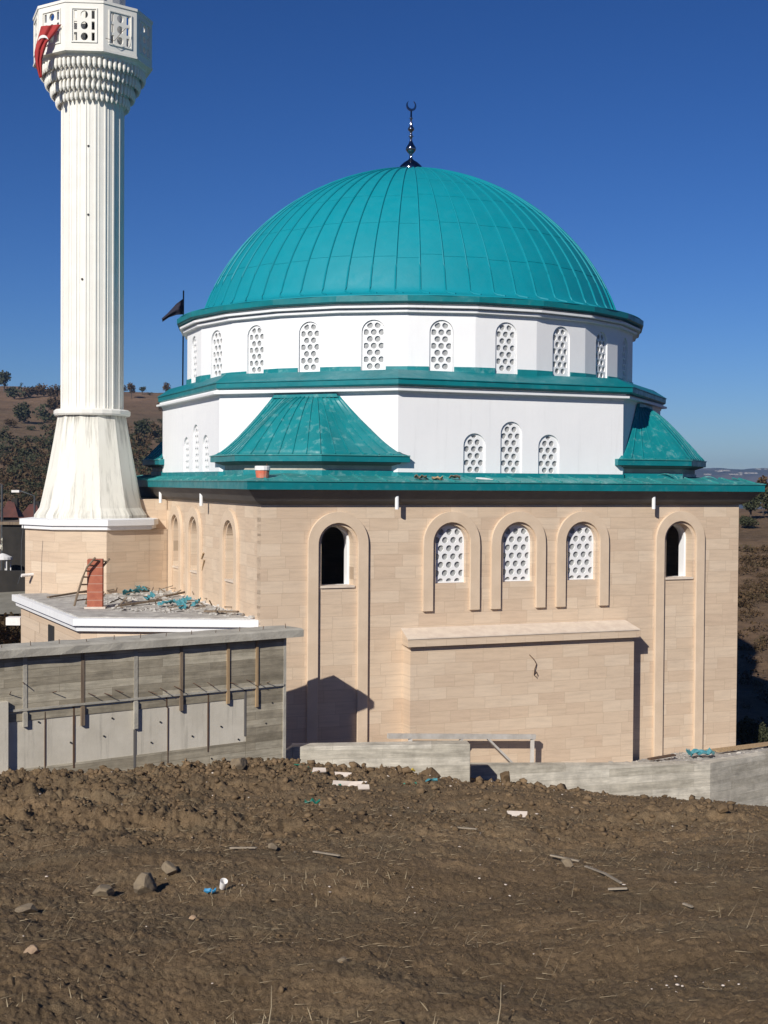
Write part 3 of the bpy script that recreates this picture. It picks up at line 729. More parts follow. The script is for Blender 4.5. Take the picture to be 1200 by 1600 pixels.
# rubble on the annex roof
def crumple(w, d, amp, n=7, seed=0):
    r_ = random.Random(seed); h = [[r_.uniform(-1, 1) for _ in range(n + 1)] for _ in range(n + 1)]
    vs_ = [((i / n - .5) * w + r_.uniform(-.03, .03) * w, (j / n - .5) * d + r_.uniform(-.03, .03) * d, amp * (h[i][j] * .6 + abs(math.sin(i * 1.3 + seed)) + .3 * math.cos(j * 2.1))) for i in range(n + 1) for j in range(n + 1)]
    fs = [(i * (n + 1) + j, (i + 1) * (n + 1) + j, (i + 1) * (n + 1) + j + 1, i * (n + 1) + j + 1) for i in range(n) for j in range(n)]
    return vs_, fs
M['teal_scrap'] = teal('teal_scrap_sheet', (.05, .21, .25), .6, .6)
scr = [(262, 948, .55, .5, 'crumpled bright teal sheet scrap beside the middle of the annex roof edge'),
       (235, 938, .35, .5, 'folded dark teal sheet scrap standing right of the chimney shadow'),
       (283, 951, .7, .3, 'long flat teal scrap lying in front of the white rubble heap'),
       (307, 948, .35, .4, 'teal scrap furthest right among the roof rubble'),
       (205, 931, .6, .5, 'flat blue-green scrap just right of the brick chimney'),
       (222, 925, .5, .4, 'dark teal scrap at the back of the roof rubble near the minaret'),
       (290, 943, .3, .4, 'small upright teal scrap between the bright sheet and the rightmost scrap')]
for i, (px, py, w, d, lb) in enumerate(scr):
    vs_, fs = crumple(w * .8, d * .7, .06, 6, i); o = mesh_obj('sheet_scrap', vs_, fs, M['teal_scrap']); o.location = on_roof(px, py) + Vector((0, 0, .08)); o.rotation_euler = (rnd.uniform(-.5, .5), rnd.uniform(-.5, .5), rnd.uniform(0, 6))
    s_ = o.modifiers.new('solid', 'SOLIDIFY'); s_.thickness = .006
    tag(o, lb, 'metal scrap', 'teal sheet scraps on the annex roof')
plk = [((188, 949), (252, 943), 'dark plank lying from the chimney foot towards the scraps'), ((75, 936), (140, 928), 'grey board near the left corner of the annex roof'),
       ((320, 958), (372, 962), 'reddish plank at the right tip of the annex roof'), ((150, 929), (205, 925), 'thin board behind the brick chimney'), ((255, 935), (300, 928), 'pale stick on top of the rubble by the leaning poles')]
for i, (a, b, lb) in enumerate(plk):
    p, q = on_roof(*a), on_roof(*b); o = MB().bar(Vector((0, 0, .05)), q - p + Vector((0, 0, .10)), .09, .045).build('plank', M['wood_old']); o.location = p
    tag(o, lb, 'plank', 'planks on the annex roof')
rb = MB(); rr_ = random.Random(3)
poly = [(175, 955), (150, 930), (190, 925), (262, 921), (300, 930), (350, 947), (398, 966), (350, 962), (260, 957)]
def inpoly(x, y, p):
    c = False
    for i in range(len(p)):
        (x1, y1), (x2, y2) = p[i], p[i - 1]
        if (y1 > y) != (y2 > y) and x < (x2 - x1) * (y - y1) / (y2 - y1) + x1: c = not c
    return c
def shard(m, p, s, r_, flat=.35):
    h = Matrix.Rotation(r_.uniform(0, 6.3), 3, 'Z') @ Matrix.Rotation(r_.uniform(-.5, .5), 3, 'X')
    pts = []
    k = r_.randint(4, 6)
    for z in (0, 1):
        for j in range(k):
            a = 2 * math.pi * j / k; rr = s * r_.uniform(.6, 1.1) * (1 if z == 0 else .75); pts.append(h @ Vector((rr * math.cos(a), rr * math.sin(a) * .7, z * s * flat)) + p)
    m.add(pts, [tuple(range(k))[::-1], tuple(range(k, 2 * k))] + [(j, (j + 1) % k, k + (j + 1) % k, k + j) for j in range(k)])
cnt = 0
while cnt < 330:
    x, y = rr_.uniform(60, 400), rr_.uniform(918, 968)
    if inpoly(x, y, poly) or (rr_.random() < .06 and inpoly(x, y, [(70, 945), (45, 930), (150, 925), (400, 966), (260, 960)])):
        shard(rb, on_roof(x, y), rr_.uniform(.03, .13), rr_, rr_.uniform(.15, .5)); cnt += 1
tag(rb.build('rubble', M['roofrub']), kind='stuff')
st_ = MB()
for _ in range(60):
    x, y = rr_.uniform(160, 380), rr_.uniform(924, 962)
    if inpoly(x, y, poly):
        p = on_roof(x, y) + Vector((0, 0, .1)); a = rr_.uniform(0, 6.3); l_ = rr_.uniform(.15, .5)
        st_.bar(p, p + Vector((math.cos(a) * l_, math.sin(a) * l_, rr_.uniform(-.05, .2))), .025)
tag(st_.build('splinters', M['wood_old']), kind='stuff')

# things left on the main eave roof
def on_eave(px, py, b=-HT - .25): return hit(px, py, loc(0, b, 0), V)
p = on_eave(410, 748, -HT - .12); bg_ = thing('paint_tub', 'dented orange tub with a torn white rim on the teal eave', 'tub', p, PSI + .1)
MB().lathe([(.12, 0), (.15, .02), (.175, .22), (.165, .23), (.14, .04)], 14).build('tub', plain('orange_plastic', (.62, .12, .06), (.55, .25, .18), 4, .6), bg_)
MB().lathe([(.178, .20), (.19, .21), (.185, .30), (.17, .31), (.17, .22)], 14).build('torn_rim', M['flagwhite'], bg_)
MB().tube([(.1, 0, .25), (.12, .0, .36)], .012, 5).build('handle', M['rust'], bg_)
for (px, py, w, lb, mt) in ((657, 748, .32, 'brown glove-like rag left of the yellow rag on the teal eave', 'wood_old'), (683, 750, .26, 'small yellow rag on the teal eave under the white wall', 'wood_raw'), (710, 748, .30, 'brown cardboard box scrap on the teal eave left of the first small window', 'wood_old')):
    vs_, fs = crumple(w, .22, .05, 5, int(px)); o = mesh_obj('rag', vs_, fs, M[mt]); o.location = on_eave(px, py) + Vector((0, 0, .03)); tag(o, lb, 'rag', 'rags on the teal eave'); o.modifiers.new('solid', 'SOLIDIFY').thickness = .02
p = on_eave(757, 751); o = MB().tube([(-.24, 0, .06), (-.1, 0, .05), (.05, 0, .04), (.24, -.02, .03)], [.02, .03, .03, .008], 8).build('sealant_gun', M['flagwhite']); o.location = p; o.rotation_euler.z = PSI; tag(o, 'white sealant tube lying on the teal eave under the middle small window', 'sealant gun')
for i, (px, py, w) in enumerate(((1045, 752, .30), (1112, 753, .18))):
    p = on_eave(px, py - 2, -HT + .1); o = MB().tube([(w * math.cos(t), .25 * math.sin(t * .5), .02 + w * .5 * math.sin(t)) for t in [math.pi * k / 10 for k in range(11)]], .014, 5).build('hose_loop', M['teal_dusty']); o.location = p; o.rotation_euler.z = PSI
    tag(o, ('larger pale hose loop on the eave in front of the right corner roof', 'smaller pale hose loop near the right end of the eave')[i], 'hose', 'hose loops on the eave')

# ================================================================== BOARD-MARKED CONCRETE WALL
ft = Vector((-.972, -.235)); fw2 = (U * ft.x + V * ft.y).normalized()       # runs to the left
fn = Vector((fw2.y, -fw2.x, 0)); fn = fn if fn.y < 0 else -fn                   # towards the viewer
O_ = loc(-6.8, -9.8, 0)
rw = thing('retaining_wall', 'grey board-marked concrete wall with an overhanging slab on top', 'wall', O_, math.atan2(-fw2.y, -fw2.x))
def rl(P): d = P - O_; return (-(d.dot(fw2)), -(d.dot(fn)), d.z)               # local x right, y away, z up
FI = .20
def rh(px, py, dep=0): return rl(hit(px, py, O_ - fn * (FI - dep), fn))
LEN = 15
cap = MB(); n = 44
def capring(dy, z):
    return z
xs = [-LEN + LEN * i / n for i in range(n + 1)]
rc = random.Random(5)
top, bot = [], []
vsx = []
for x in xs:
    j = [rc.uniform(-.012, .012) for _ in range(4)]
    vsx.append([(x, 0 + j[0], 3.50), (x, 0 + j[1], 3.655 + j[2] * .5), (x, .10, 3.685 + j[3] * .6), (x, .86, 3.68 + j[2]), (x, .86, 3.50)])
cap.rings(vsx).build('cap_slab', M['concrete'], rw)
WE = rh(445, 1100)[0]
zb0 = rh(440, 1072)[2]; zb1 = rh(5, 1092)[2]
MB().box(-LEN, WE, FI, .66, -1.5, 3.498).build('wall_face', M['panel'], rw)
ub = MB(); xl = -LEN
ub.add([(xl, FI - .035, zb0 - .03), (WE - .02, FI - .035, zb0 + .02), (WE - .02, FI - .035, 3.496), (xl, FI - .035, 3.496), (xl, FI - .001, zb0 - .03), (WE - .02, FI - .001, zb0 + .02), (WE - .02, FI - .001, 3.496), (xl, FI - .001, 3.496)],
       [(0, 1, 2, 3), (0, 4, 5, 1), (1, 5, 6, 2), (2, 6, 7, 3), (3, 7, 4, 0)])
ub.build('upper_band', M['boards'], rw)
x0 = rh(384, 1100)[0]
MB().box(x0, WE - .02, FI - .012, FI - .001, -1, zb0 - .035).build('board_panel', M['boards'], rw)
zl = rh(330, 1165)[2]
MB().box(-LEN, x0 - .01, FI - .010, FI - .001, -1, zl).build('board_panel', M['boards'], rw)
MB().box(-LEN, x0 - .01, FI - .014, FI - .001, zb0 - .19, zb0 - .035).build('board_panel', M['boards'], rw)
MB().box(-LEN, WE - .05, FI - .06, FI - .036, zb0 + .015, zb0 + .06).build('drip_edge', M['concrete'], rw)
MB().box(WE - .06, WE + .01, FI - .04, FI - .001, -1, 3.496).build('end_post', M['wood_raw'] if False else M['concrete'], rw)
for (px, yt, yb, w, mt) in ((38, 1035, 1135, .085, 'concrete'), (128, 1025, 1133, .075, 'wood_old'), (211, 1020, 1138, .085, 'concrete'), (282, 1012, 1110, .065, 'wood_old'), (355, 1008, 1099, .065, 'wood_raw'), (400, 1005, 1104, .055, 'wood_raw')):
    a, b = rh(px, yt), rh(px, yb)
    MB().box(a[0] - w / 2, a[0] + w / 2, FI - (.066 if px > 230 else .048), FI - .036, zb0 - .02, 3.49).box(a[0] - w / 2 - .002, a[0] + w / 2 + .002, FI - .070, FI - .020, b[2], zb0 - .021).build('batten', M[mt], rw)
for (px, yt, yb, w) in ((115, 1090, 1200, .035), (70, 1112, 1200, .018), (210, 1140, 1200, .05), (260, 1082, 1105, .03), (325, 1073, 1175, .03), (262, 1105, 1195, .018), (383, 1068, 1150, .05)):
    a, b = rh(px, yt), rh(px - 3, yb)
    MB().box(a[0] - w / 2, a[0] + w / 2, FI - .018, FI - .0005, b[2], a[2]).build('joint_strip', M['rust'] if w < .04 else M['soffit'], rw)
for (x1, y1, x2, y2) in ((138, 1083, 168, 1107), (163, 1083, 196, 1106), (180, 1078, 214, 1102), (232, 1080, 268, 1106), (250, 1075, 280, 1108), (272, 1072, 303, 1102), (302, 1067, 333, 1104), (324, 1066, 352, 1103), (360, 1066, 393, 1090), (385, 1062, 414, 1085), (82, 1082, 98, 1073), (15, 1085, 21, 1060), (36, 1066, 41, 1085), (417, 1067, 430, 1056), (407, 1070, 410, 1058)):
    sd = 1 if y2 > y1 else -1
    a = rh(x1, y1, .035); b = rh(x1 + (x2 - x1) * .38, y1 + (y2 - y1) * .18, .18)
    MB().tube([a, b], .009, 5).build('rebar', M['rust'], rw)
for (px, py) in ((60, 1128), (162, 1150), (175, 1122), (236, 1160), (300, 1150), (345, 1135), (372, 1155), (110, 1160), (415, 1130), (425, 1098), (330, 1185), (250, 1128)):
    a = rh(px, py); h_ = MB().lathe([(.018, -.006), (.018, .016)], 10).build('tie_hole', M['dark'], rw); h_.rotation_euler.x = R(90); h_.location = (a[0], FI - .008, a[2])
for k in range(16):
    x = -.3 - k * .6; MB().tube([(x, .3, 3.68), (x + rc.uniform(-.02, .02), .3, 3.68 + rc.uniform(.05, .12))], .008, 5).build('rebar_stub', M['rust'], rw)
a = rh(6, 1100)
MB().box(a[0] - .9, rh(13, 1100, .13)[0], FI - .13, FI - .037, -1.5, rh(6, 1097, .13)[2]).build('column_stub', M['panel'], rw)

# ================================================================== KERB WALL
kb = thing('foundation_kerb', 'low stepped concrete foundation kerb in front of the stone facade', 'kerb', (0, 32.4, 0))
def kpt(px, py, Y): p = at(px, py, Y); return (p.x, p.y - 32.4, p.z)
ks = [kpt(442, 1176, 30.72), kpt(457, 1164.5, 30.85), kpt(735, 1162.5, 31.35)]
k0 = MB()
def kerbseg(m, a, b, th=.45, zb=-2.2):
    a, b = Vector(a), Vector(b); d = (b - a); d.z = 0; d.normalize(); nn = Vector((-d.y, d.x, 0)) * th
    A0, B0 = Vector((a.x, a.y, zb)), Vector((b.x, b.y, zb))
    m.add([A0, B0, B0 + nn, A0 + nn, a, b, b + nn, a + nn], [(3, 2, 1, 0), (4, 5, 6, 7), (0, 1, 5, 4), (1, 2, 6, 5), (2, 3, 7, 6), (3, 0, 4, 7)])
zt = ks[2][2]
a, b = Vector(ks[1]), Vector(ks[2]); a.z = b.z = zt
kerbseg(k0, a, b); bevel(k0.build('upper_step', M['kerb'], kb), .012)
k1 = MB(); pts = [kpt(735.3, 1196, 32.86), kpt(990, 1195.5, 34.0), kpt(1110, 1192.5, 34.7), kpt(1240, 1172, 36.9)]
zs = [pts[0][2], -.05, -.13, -.22]
KP = [Vector(p) for p in pts]
for p_, z in zip(KP, (KP[0].z, KP[1].z, KP[2].z, KP[3].z)): p_.z = z
for i in range(3): kerbseg(k1, KP[i], KP[i + 1] , .35)
k1.build('lower_step', M['kerb'], kb)
k2 = MB().add([Vector(ks[0]) + Vector((0, -.02, -2)), a + Vector((0, 0, -2.6)), a, Vector(ks[0]) + Vector((0, .0, .0)), Vector(ks[0]) + Vector((.02, .4, -2)), a + Vector((0, .4, -2.6)), a + Vector((0, .4, 0)), Vector(ks[0]) + Vector((.02, .4, 0))],
    [(0, 1, 2, 3), (7, 6, 5, 4), (3, 2, 6, 7), (0, 3, 7, 4)]); k2.build('end_face', M['kerb'], kb)
for (x1, y1, x2, y2) in ((1127, 1209, 1159, 1227), (1170, 1208, 1193, 1237), (1183, 1228, 1167, 1246)):
    q = [Vector(kpt(x1, y1, 35.0 + (x1 - 1110) * .018)), Vector(kpt(x2, y2, 34.9 + (x2 - 1110) * .018))]
    MB().tube([q[0], q[1]], .012, 5).build('rebar', M['rust'], kb)
# fill between kerb and facade
fl_ = MB()
A = [Vector((p_.x, p_.y + 32.4 + .1, p_.z - .03)) for p_ in KP]
Bf = [loc(-1.6, -HT - .45, -.35), loc(3.3, -HT - .45, -.50), loc(5.2, -HT, -.46), loc(9.5, -HT + .2, -.42)]
vs_ = []; NU, NV = 90, 24
rg = random.Random(11)
def lerp_list(ps, t):
    d = t * (len(ps) - 1); i = min(int(d), len(ps) - 2); return ps[i].lerp(ps[i + 1], d - i)
for i in range(NU + 1):
    for j in range(NV + 1):
        p = lerp_list(A, i / NU).lerp(lerp_list(Bf, i / NU), j / NV * 1.05); p.z += rg.uniform(-.02, .03); vs_.append(p)
fs = [(i * (NV + 1) + j, (i + 1) * (NV + 1) + j, (i + 1) * (NV + 1) + j + 1, i * (NV + 1) + j + 1) for i in range(NU) for j in range(NV)]
M['gravel'] = plain('pale_screenings', (.46, .43, .39), (.30, .28, .25), 6, .95, bump=.8, bscale=30, detail=10)
tag(mesh_obj('building_platform', vs_, fs, M['gravel'], None, True), kind='structure')
def on_fill(px, py, z=-.38): return hit(px, py, (0, 0, z), Vector((0, 0, 1)))
dbr = MB(); rr_ = random.Random(21)
for _ in range(260):
    t = rr_.betavariate(3, 1.6); p = lerp_list(A, t).lerp(lerp_list(Bf, t), rr_.random() ** 1.3); shard(dbr, p + Vector((0, 0, -.01)), rr_.uniform(.03, .12), rr_, rr_.uniform(.15, .5))
tag(dbr.build('rubble', M['gravel']), kind='stuff')
vs_, fs = crumple(.7, .4, .09, 8, 5); o = mesh_obj('sheet_scrap', vs_, fs, M['teal_scrap']); o.location = lerp_list(A, .66).lerp(lerp_list(Bf, .66), .45) + Vector((.15, 0, .12)); o.modifiers.new('solid', 'SOLIDIFY').thickness = .006
tag(o, 'crumpled blue-green sheet on the rubble at the foot of the right end of the facade', 'metal scrap')
for k, (t0, t1, v0, v1, mt, lb) in enumerate(((.74, .98, .55, .50, 'wood_raw', 'longest raw timber plank on the rubble by the right corner of the facade'), (.70, .92, .7, .62, 'wood_raw', 'timber plank lying just behind the longest one at the right corner'), (.42, .56, .5, .55, 'rust', 'dark thin strip on the rubble right of the stone bay'))):
    p, q = lerp_list(A, t0).lerp(lerp_list(Bf, t0), v0) + Vector((0, 0, .08)), lerp_list(A, t1).lerp(lerp_list(Bf, t1), v1) + Vector((0, 0, .12))
    o = MB().bar((0, 0, 0), q - p, .13, .04).build('plank', M[mt]); o.location = p; tag(o, lb, 'plank', 'planks on the platform')
# white builder's trestle in front of the bay
Yt = None
tr = thing('trestle', 'low whitewashed timber trestle standing before the stone bay', 'trestle', loc(-2, -HT - BD - .35, 0))
def tp_(px, py, d=0): return hit(px, py, loc(0, -HT - BD - .35 - d), V) - tr.location
M['whitewood'] = plain('whitewashed_wood', (.52, .49, .45), (.40, .37, .33), 4, .85)
MB().bar(tp_(606, 1150), tp_(836, 1151), .10, .12).build('top_rail', M['whitewood'], tr)
MB().bar(tp_(832, 1148), tp_(831, 1198), .10, .07).build('leg', M['whitewood'], tr)
MB().bar(tp_(641, 1148), tp_(641, 1200), .10, .07).build('leg', M['whitewood'], tr)
MB().bar(tp_(762, 1154), tp_(806, 1198), .11, .05).build('brace', M['whitewood'], tr)
MB().bar(tp_(722, 1154), tp_(690, 1198), .10, .05).build('brace', M['whitewood'], tr)

# ================================================================== GROUND
def vnoise(x, y, seed):
    xi = np.floor(x).astype(np.int64); yi = np.floor(y).astype(np.int64); xf = x - xi; yf = y - yi
    def h(a, b):
        n = (a * 374761393 + b * 668265263 + seed * 1442695041) & 0xffffffff
        n = ((n ^ (n >> 13)) * 1274126177) & 0xffffffff; n = n ^ (n >> 16)
        return n.astype(np.float64) / 4294967295.0
    u = xf * xf * xf * (xf * (xf * 6 - 15) + 10); v = yf * yf * yf * (yf * (yf * 6 - 15) + 10)
    a = h(xi, yi); b = h(xi + 1, yi); c = h(xi, yi + 1); d = h(xi + 1, yi + 1)
    return (a + (b - a) * u + (c - a) * v + (a - b - c + d) * u * v) * 2 - 1
def fbm(x, y, seed, octs=4, gain=.5, ridge=False):
    s = np.zeros_like(x); a = 1.0; f = 1.0
    for i in range(octs):
        ca, sa = math.cos(.6 * i + .3), math.sin(.6 * i + .3)
        n = vnoise((x * ca - y * sa) * f + 17.3 * i, (x * sa + y * ca) * f - 9.1 * i, seed + i)
        if ridge: n = 1 - 2 * np.abs(n)
        s += n * a; a *= gain; f *= 2.03
    return s
def sstep(a, b, x): t = np.clip((x - a) / (b - a), 0, 1); return t * t * (3 - 2 * t)
def gbase(X, Y):
    """large form of the turned-earth slope in front of the mosque"""
    z = 5.32 - .1475 * Y
    tilt = np.clip(X + 1.2, 0, None); z = z - tilt * .118 * sstep(12, 33, Y) - .10 * np.clip(tilt - 3, 0, None) * sstep(24, 35, Y)
    z = z - .34 * sstep(20, 27, Y) * (1 - .75 * sstep(1, 6, X))
    return z
def gdetail(X, Y):
    rough = .12 + .88 * sstep(12, 16, Y + .8 * vnoise(X * .35, Y * .35, 5))
    # rougher at left and in the mid band
    m = vnoise(X * .22 + 3, Y * .22, 9); rough = rough * (.22 + .78 * sstep(-.4, .6, m - X * .18))
    crest = np.exp(-((Y - (30.3 + .33 * np.clip(X, -3, 9))) / 1.3) ** 2)
    rough = np.clip(rough + .45 * crest, 0, 1.3)
    d = .10 * fbm(X * .55, Y * .8, 21, 3)
    d += rough * (.06 * fbm(X * 1.6, Y * 1.9, 31, 4, .55, True) + .055 * fbm(X * 6.2, Y * 6.2, 41, 4, .62))
    d += .012 * fbm(X * 9, Y * 9, 51, 4, .6) + .009 * fbm(X * 30, Y * 30, 61, 3, .6)
    rows = np.sin((Y * .93 + X * .32 + .5 * vnoise(X * .3, Y * .3, 71)) * 2 * math.pi / 1.5)
    d += .05 * rows * sstep(13, 16, Y) * (1 - sstep(24, 27, Y)) * sstep(.2, -.8, X * .2)
    for a_, w_ in ((.0, .22), (1.9, .22), (7.5, .2), (9.2, .2)):      # machine tracks
        yc = 17.5 + a_ + .16 * X + .012 * X * X; q = (Y - yc) / w_
        d -= .045 * np.exp(-q * q) * sstep(-4, 0, X); d += .012 * np.exp(-((np.abs(q) - 1.6) / .5) ** 2) * sstep(-4, 0, X)
    return d
def G(X, Y):
    X = np.asarray(X, float); Y = np.asarray(Y, float)
    return gbase(X, Y) + gdetail(X, Y) * (1 - sstep(34.5, 36.5, Y))
nY, nX = 1000, 1000
ys = 2.6 * (37.5 / 2.6) ** np.linspace(0, 1, nY); us = np.tan(np.linspace(-R(27), R(27), nX))
YY, UU = np.meshgrid(ys, us, indexing='ij'); XX = YY * UU
# behind the wall, kerb and platform the made ground drops away below them
def drop(X, Y):
    wl_ = 30.4 - .44 * (-2.0 - X)           # line of the concrete wall
    kb_ = np.where(X < 2.05, 30.75 + .12 * (X + 2), 32.6 + np.clip(X - 2.0, 0, 20) * .34)
    line = np.where(X < -2.0, wl_ + .75, kb_ + .30)
    return 2.2 * sstep(0, .5, Y - line)
ZZ = G(XX, YY) - drop(XX, YY)
def grid_mesh(name, X, Y, Z, mat, smooth=True):
    a, b = X.shape; me = bpy.data.meshes.new(name)
    co = np.stack([X, Y, Z], -1).reshape(-1, 3).astype(np.float32)
    i = np.arange(a * b).reshape(a, b); q = np.stack([i[:-1, :-1], i[:-1, 1:], i[1:, 1:], i[1:, :-1]], -1).reshape(-1, 4)
    me.vertices.add(len(co)); me.vertices.foreach_set('co', co.ravel())
    me.loops.add(q.size); me.loops.foreach_set('vertex_index', q.ravel().astype(np.int32))
    me.polygons.add(len(q)); me.polygons.foreach_set('loop_start', np.arange(0, q.size, 4, dtype=np.int32))
    me.polygons.foreach_set('use_smooth', np.ones(len(q), dtype=bool))
    me.materials.append(mat); me.update(calc_edges=True)
    o = bpy.data.objects.new(name, me); col.objects.link(o); return o
tag(grid_mesh('ground', XX, YY, ZZ, M['dirt']), kind='structure')
Yw, Xw = np.meshgrid(np.linspace(-45, 37.5, 420), np.linspace(-75, 75, 700), indexing='ij')       # the same slope carried on to both sides
Zw = gbase(np.clip(Xw, -75, 30), Yw) + gdetail(Xw, Yw) - drop(Xw, Yw)
inside = np.minimum(np.tan(R(27)) * Yw - np.abs(Xw), (Yw - 2.6) * .6)
Zw = Zw - .03 - .6 * sstep(.1, 1.2, inside)
tag(grid_mesh('ground', Xw, Yw, Zw, M['dirt']), kind='structure')

def gz(x, y): return float(G(np.array([x]), np.array([y]))[0])
def on_ground(px, py):
    r = ray(px, py); t = 5.0
    lo, hi_ = 4.0, 36.0
    for _ in range(40):
        mid = (lo + hi_) / 2; p = E0 + r * (mid / r.y)
        if p.z > float(gbase(np.array(p.x), np.array(p.y))): lo = mid
        else: hi_ = mid
    p = E0 + r * (lo / r.y); return Vector((p.x, p.y, gz(p.x, p.y)))

# clods: irregular lumps pressed into the soil
ico = bmesh.new(); bmesh.ops.create_icosphere(ico, subdivisions=1, radius=1)
IV = np.array([v.co[:] for v in ico.verts]); IF = np.array([[v.index for v in f.verts] for f in ico.faces]); ico.free()
ico = bmesh.new(); bmesh.ops.create_icosphere(ico, subdivisions=2, radius=1)
IV2 = np.array([v.co[:] for v in ico.verts]); IF2 = np.array([[v.index for v in f.verts] for f in ico.faces]); ico.free()
def lumps(name, P, S, seed, mat, flat=.7, V0=IV, F0=IF, jag=.28, smooth=False):
    rs = np.random.RandomState(seed); n = len(P); nv = len(V0)
    v = V0[None] * (1 + jag * (rs.rand(n, nv, 1) * 2 - 1)) * (S[:, None, None]) * (.7 + .6 * rs.rand(n, 1, 3))
    a = rs.rand(n) * 6.28; c, s = np.cos(a)[:, None], np.sin(a)[:, None]
    x = v[..., 0] * c - v[..., 1] * s; y = v[..., 0] * s + v[..., 1] * c; z = v[..., 2] * flat
    co = np.stack([x, y, z], -1) + P[:, None, :]
    f = (F0[None] + (np.arange(n) * nv)[:, None, None]).reshape(-1, 3)
    me = bpy.data.meshes.new(name); co = co.reshape(-1, 3).astype(np.float32)
    me.vertices.add(len(co)); me.vertices.foreach_set('co', co.ravel())
    me.loops.add(f.size); me.loops.foreach_set('vertex_index', f.ravel().astype(np.int32))
    me.polygons.add(len(f)); me.polygons.foreach_set('loop_start', np.arange(0, f.size, 3, dtype=np.int32))
    me.materials.append(mat); me.update(calc_edges=True)
    o = bpy.data.objects.new(name, me); col.objects.link(o); return o
rs = np.random.RandomState(4)
def scatter(n, y0, y1, dens):
    Y = np.sqrt(rs.rand(n * 4) * (y1 ** 2 - y0 ** 2) + y0 ** 2); X = Y * np.tan((rs.rand(n * 4) * 2 - 1) * R(23))
    k = rs.rand(n * 4) < dens(X, Y); X, Y = X[k][:n], Y[k][:n]
    wl_ = 30.4 - .44 * (-2.0 - X) - .0; kb_ = np.where(X < 2.05, 30.95 + .12 * (X + 2), 32.6 + np.clip(X - 2.0, 0, 20) * .34)
    k = Y < np.where(X < -2.0, wl_ , kb_) - .12; X, Y = X[k], Y[k]
    return X, Y
def crestline(X): return np.where(X < -2.0, 30.2 - .44 * (-2.0 - X), 30.9 + np.clip(X + 2.0, 0, 20) * .30)
X, Y = scatter(4200, 28, 36, lambda X, Y: np.exp(-((Y - crestline(X) + .7) / .8) ** 2)); S = (.022 + .12 * rs.rand(len(X)) ** 5) * np.where(X < -2, .7, 1)
Z = G(X, Y); tag(lumps('clods', np.stack([X, Y, Z + S * .2], -1), S, 1, M['clod'], .8, IV, IF, .42), kind='stuff')
def dmid(X, Y):
    m = fbm(X * .35, Y * .35, 91, 2); return np.clip(sstep(12.5, 15, Y) * (.25 + .9 * sstep(.0, .9, m - X * .14)), .02, 1)
X, Y = scatter(30000, 7, 31, dmid); S = (.007 + .052 * rs.rand(len(X)) ** 6) * np.clip(Y / 18, .5, 1.2)
Z = G(X, Y); tag(lumps('small_clods', np.stack([X, Y, Z + S * .25], -1), S, 2, M['clod'], .75, IV, IF, .42), kind='stuff')
X, Y = scatter(42000, 4.5, 27, lambda X, Y: .35 + .6 * (fbm(X * .9, Y * 1.6, 131, 3) > -.1)); S = (.003 + .014 * rs.rand(len(X)) ** 3.5) * np.clip(Y / 12, .6, 1.6)
Z = G(X, Y); tag(lumps('crumbs', np.stack([X, Y, Z + S * .25], -1), S, 3, M['clod'], .75), kind='stuff')
# pale chips
X, Y = scatter(1300, 7, 33, lambda X, Y: .12 + .8 * sstep(24, 31, Y) * sstep(-1, 3, X)); cx_, cy_ = [], []
for (px, py, k_, sx_, sy_) in ((680, 1385, 26, .5, .25), (1058, 1528, 22, .22, .12), (800, 1272, 22, .6, .3), (700, 1390, 14, .9, .3), (940, 1375, 16, .8, .3), (1130, 1265, 22, 1.2, .5), (930, 1245, 26, 1.4, .4), (330, 1386, 8, .3, .15), (1190, 1540, 8, .2, .1)):
    c = on_ground(px, py)
    cx_ += list(c.x + rs.randn(k_) * sx_); cy_ += list(c.y + rs.randn(k_) * sy_)
X = np.concatenate([X, cx_]); Y = np.concatenate([Y, cy_]); S = (.005 + .030 * rs.rand(len(X)) ** 3.5) * np.clip(Y / 24, .35, 1.1)
Z = G(X, Y); tag(lumps('stone_chips', np.stack([X, Y, Z + .012], -1), S, 8, M['pale'], .35), kind='stuff')
# straw and dry stems
sb = MB(); r5 = random.Random(9)
for _ in range(2000):
    Y = math.sqrt(r5.random() * (17 ** 2 - 5 ** 2) + 25) if r5.random() < .75 else r5.uniform(12, 26); X = Y * math.tan(r5.uniform(-R(19), R(19)))
    z = gz(X, Y) if False else None
    sb.f.append((X, Y))
SX = np.array([q[0] for q in sb.f]); SY = np.array([q[1] for q in sb.f]); SZ = G(SX, SY); sb = MB()
for x, y, z in zip(SX, SY, SZ):
    l_ = r5.uniform(.03, .12); a = r5.gauss(.2, .7); up = r5.uniform(.0, .25) if r5.random() < .85 else r5.uniform(.8, 2)
    w = .0022 + .00016 * y; p = Vector((x, y, z + .008)); q = p + Vector((math.cos(a) * l_, math.sin(a) * l_, up * l_)); n_ = Vector((0, -.3, 1)) * w
    s_ = Vector((-math.sin(a), math.cos(a), 0)) * w * .6
    sb.add([p - s_, p + s_, q + n_ * .5, p + n_], [(0, 1, 2), (1, 3, 2), (3, 0, 2)])
tag(sb.build('straw', M['dry']), kind='stuff')
gb = MB()
cl = [(60, 1560), (120, 1575), (180, 1590), (260, 1590), (30, 1590), (330, 1580), (415, 1590), (450, 1595), (505, 1590), (520, 1392), (495, 1388), (350, 1380), (430, 1380), (545, 1385), (480, 1380), (560, 1378), (610, 1382), (700, 1595), (900, 1598), (1050, 1595), (350, 1395), (320, 1390)]
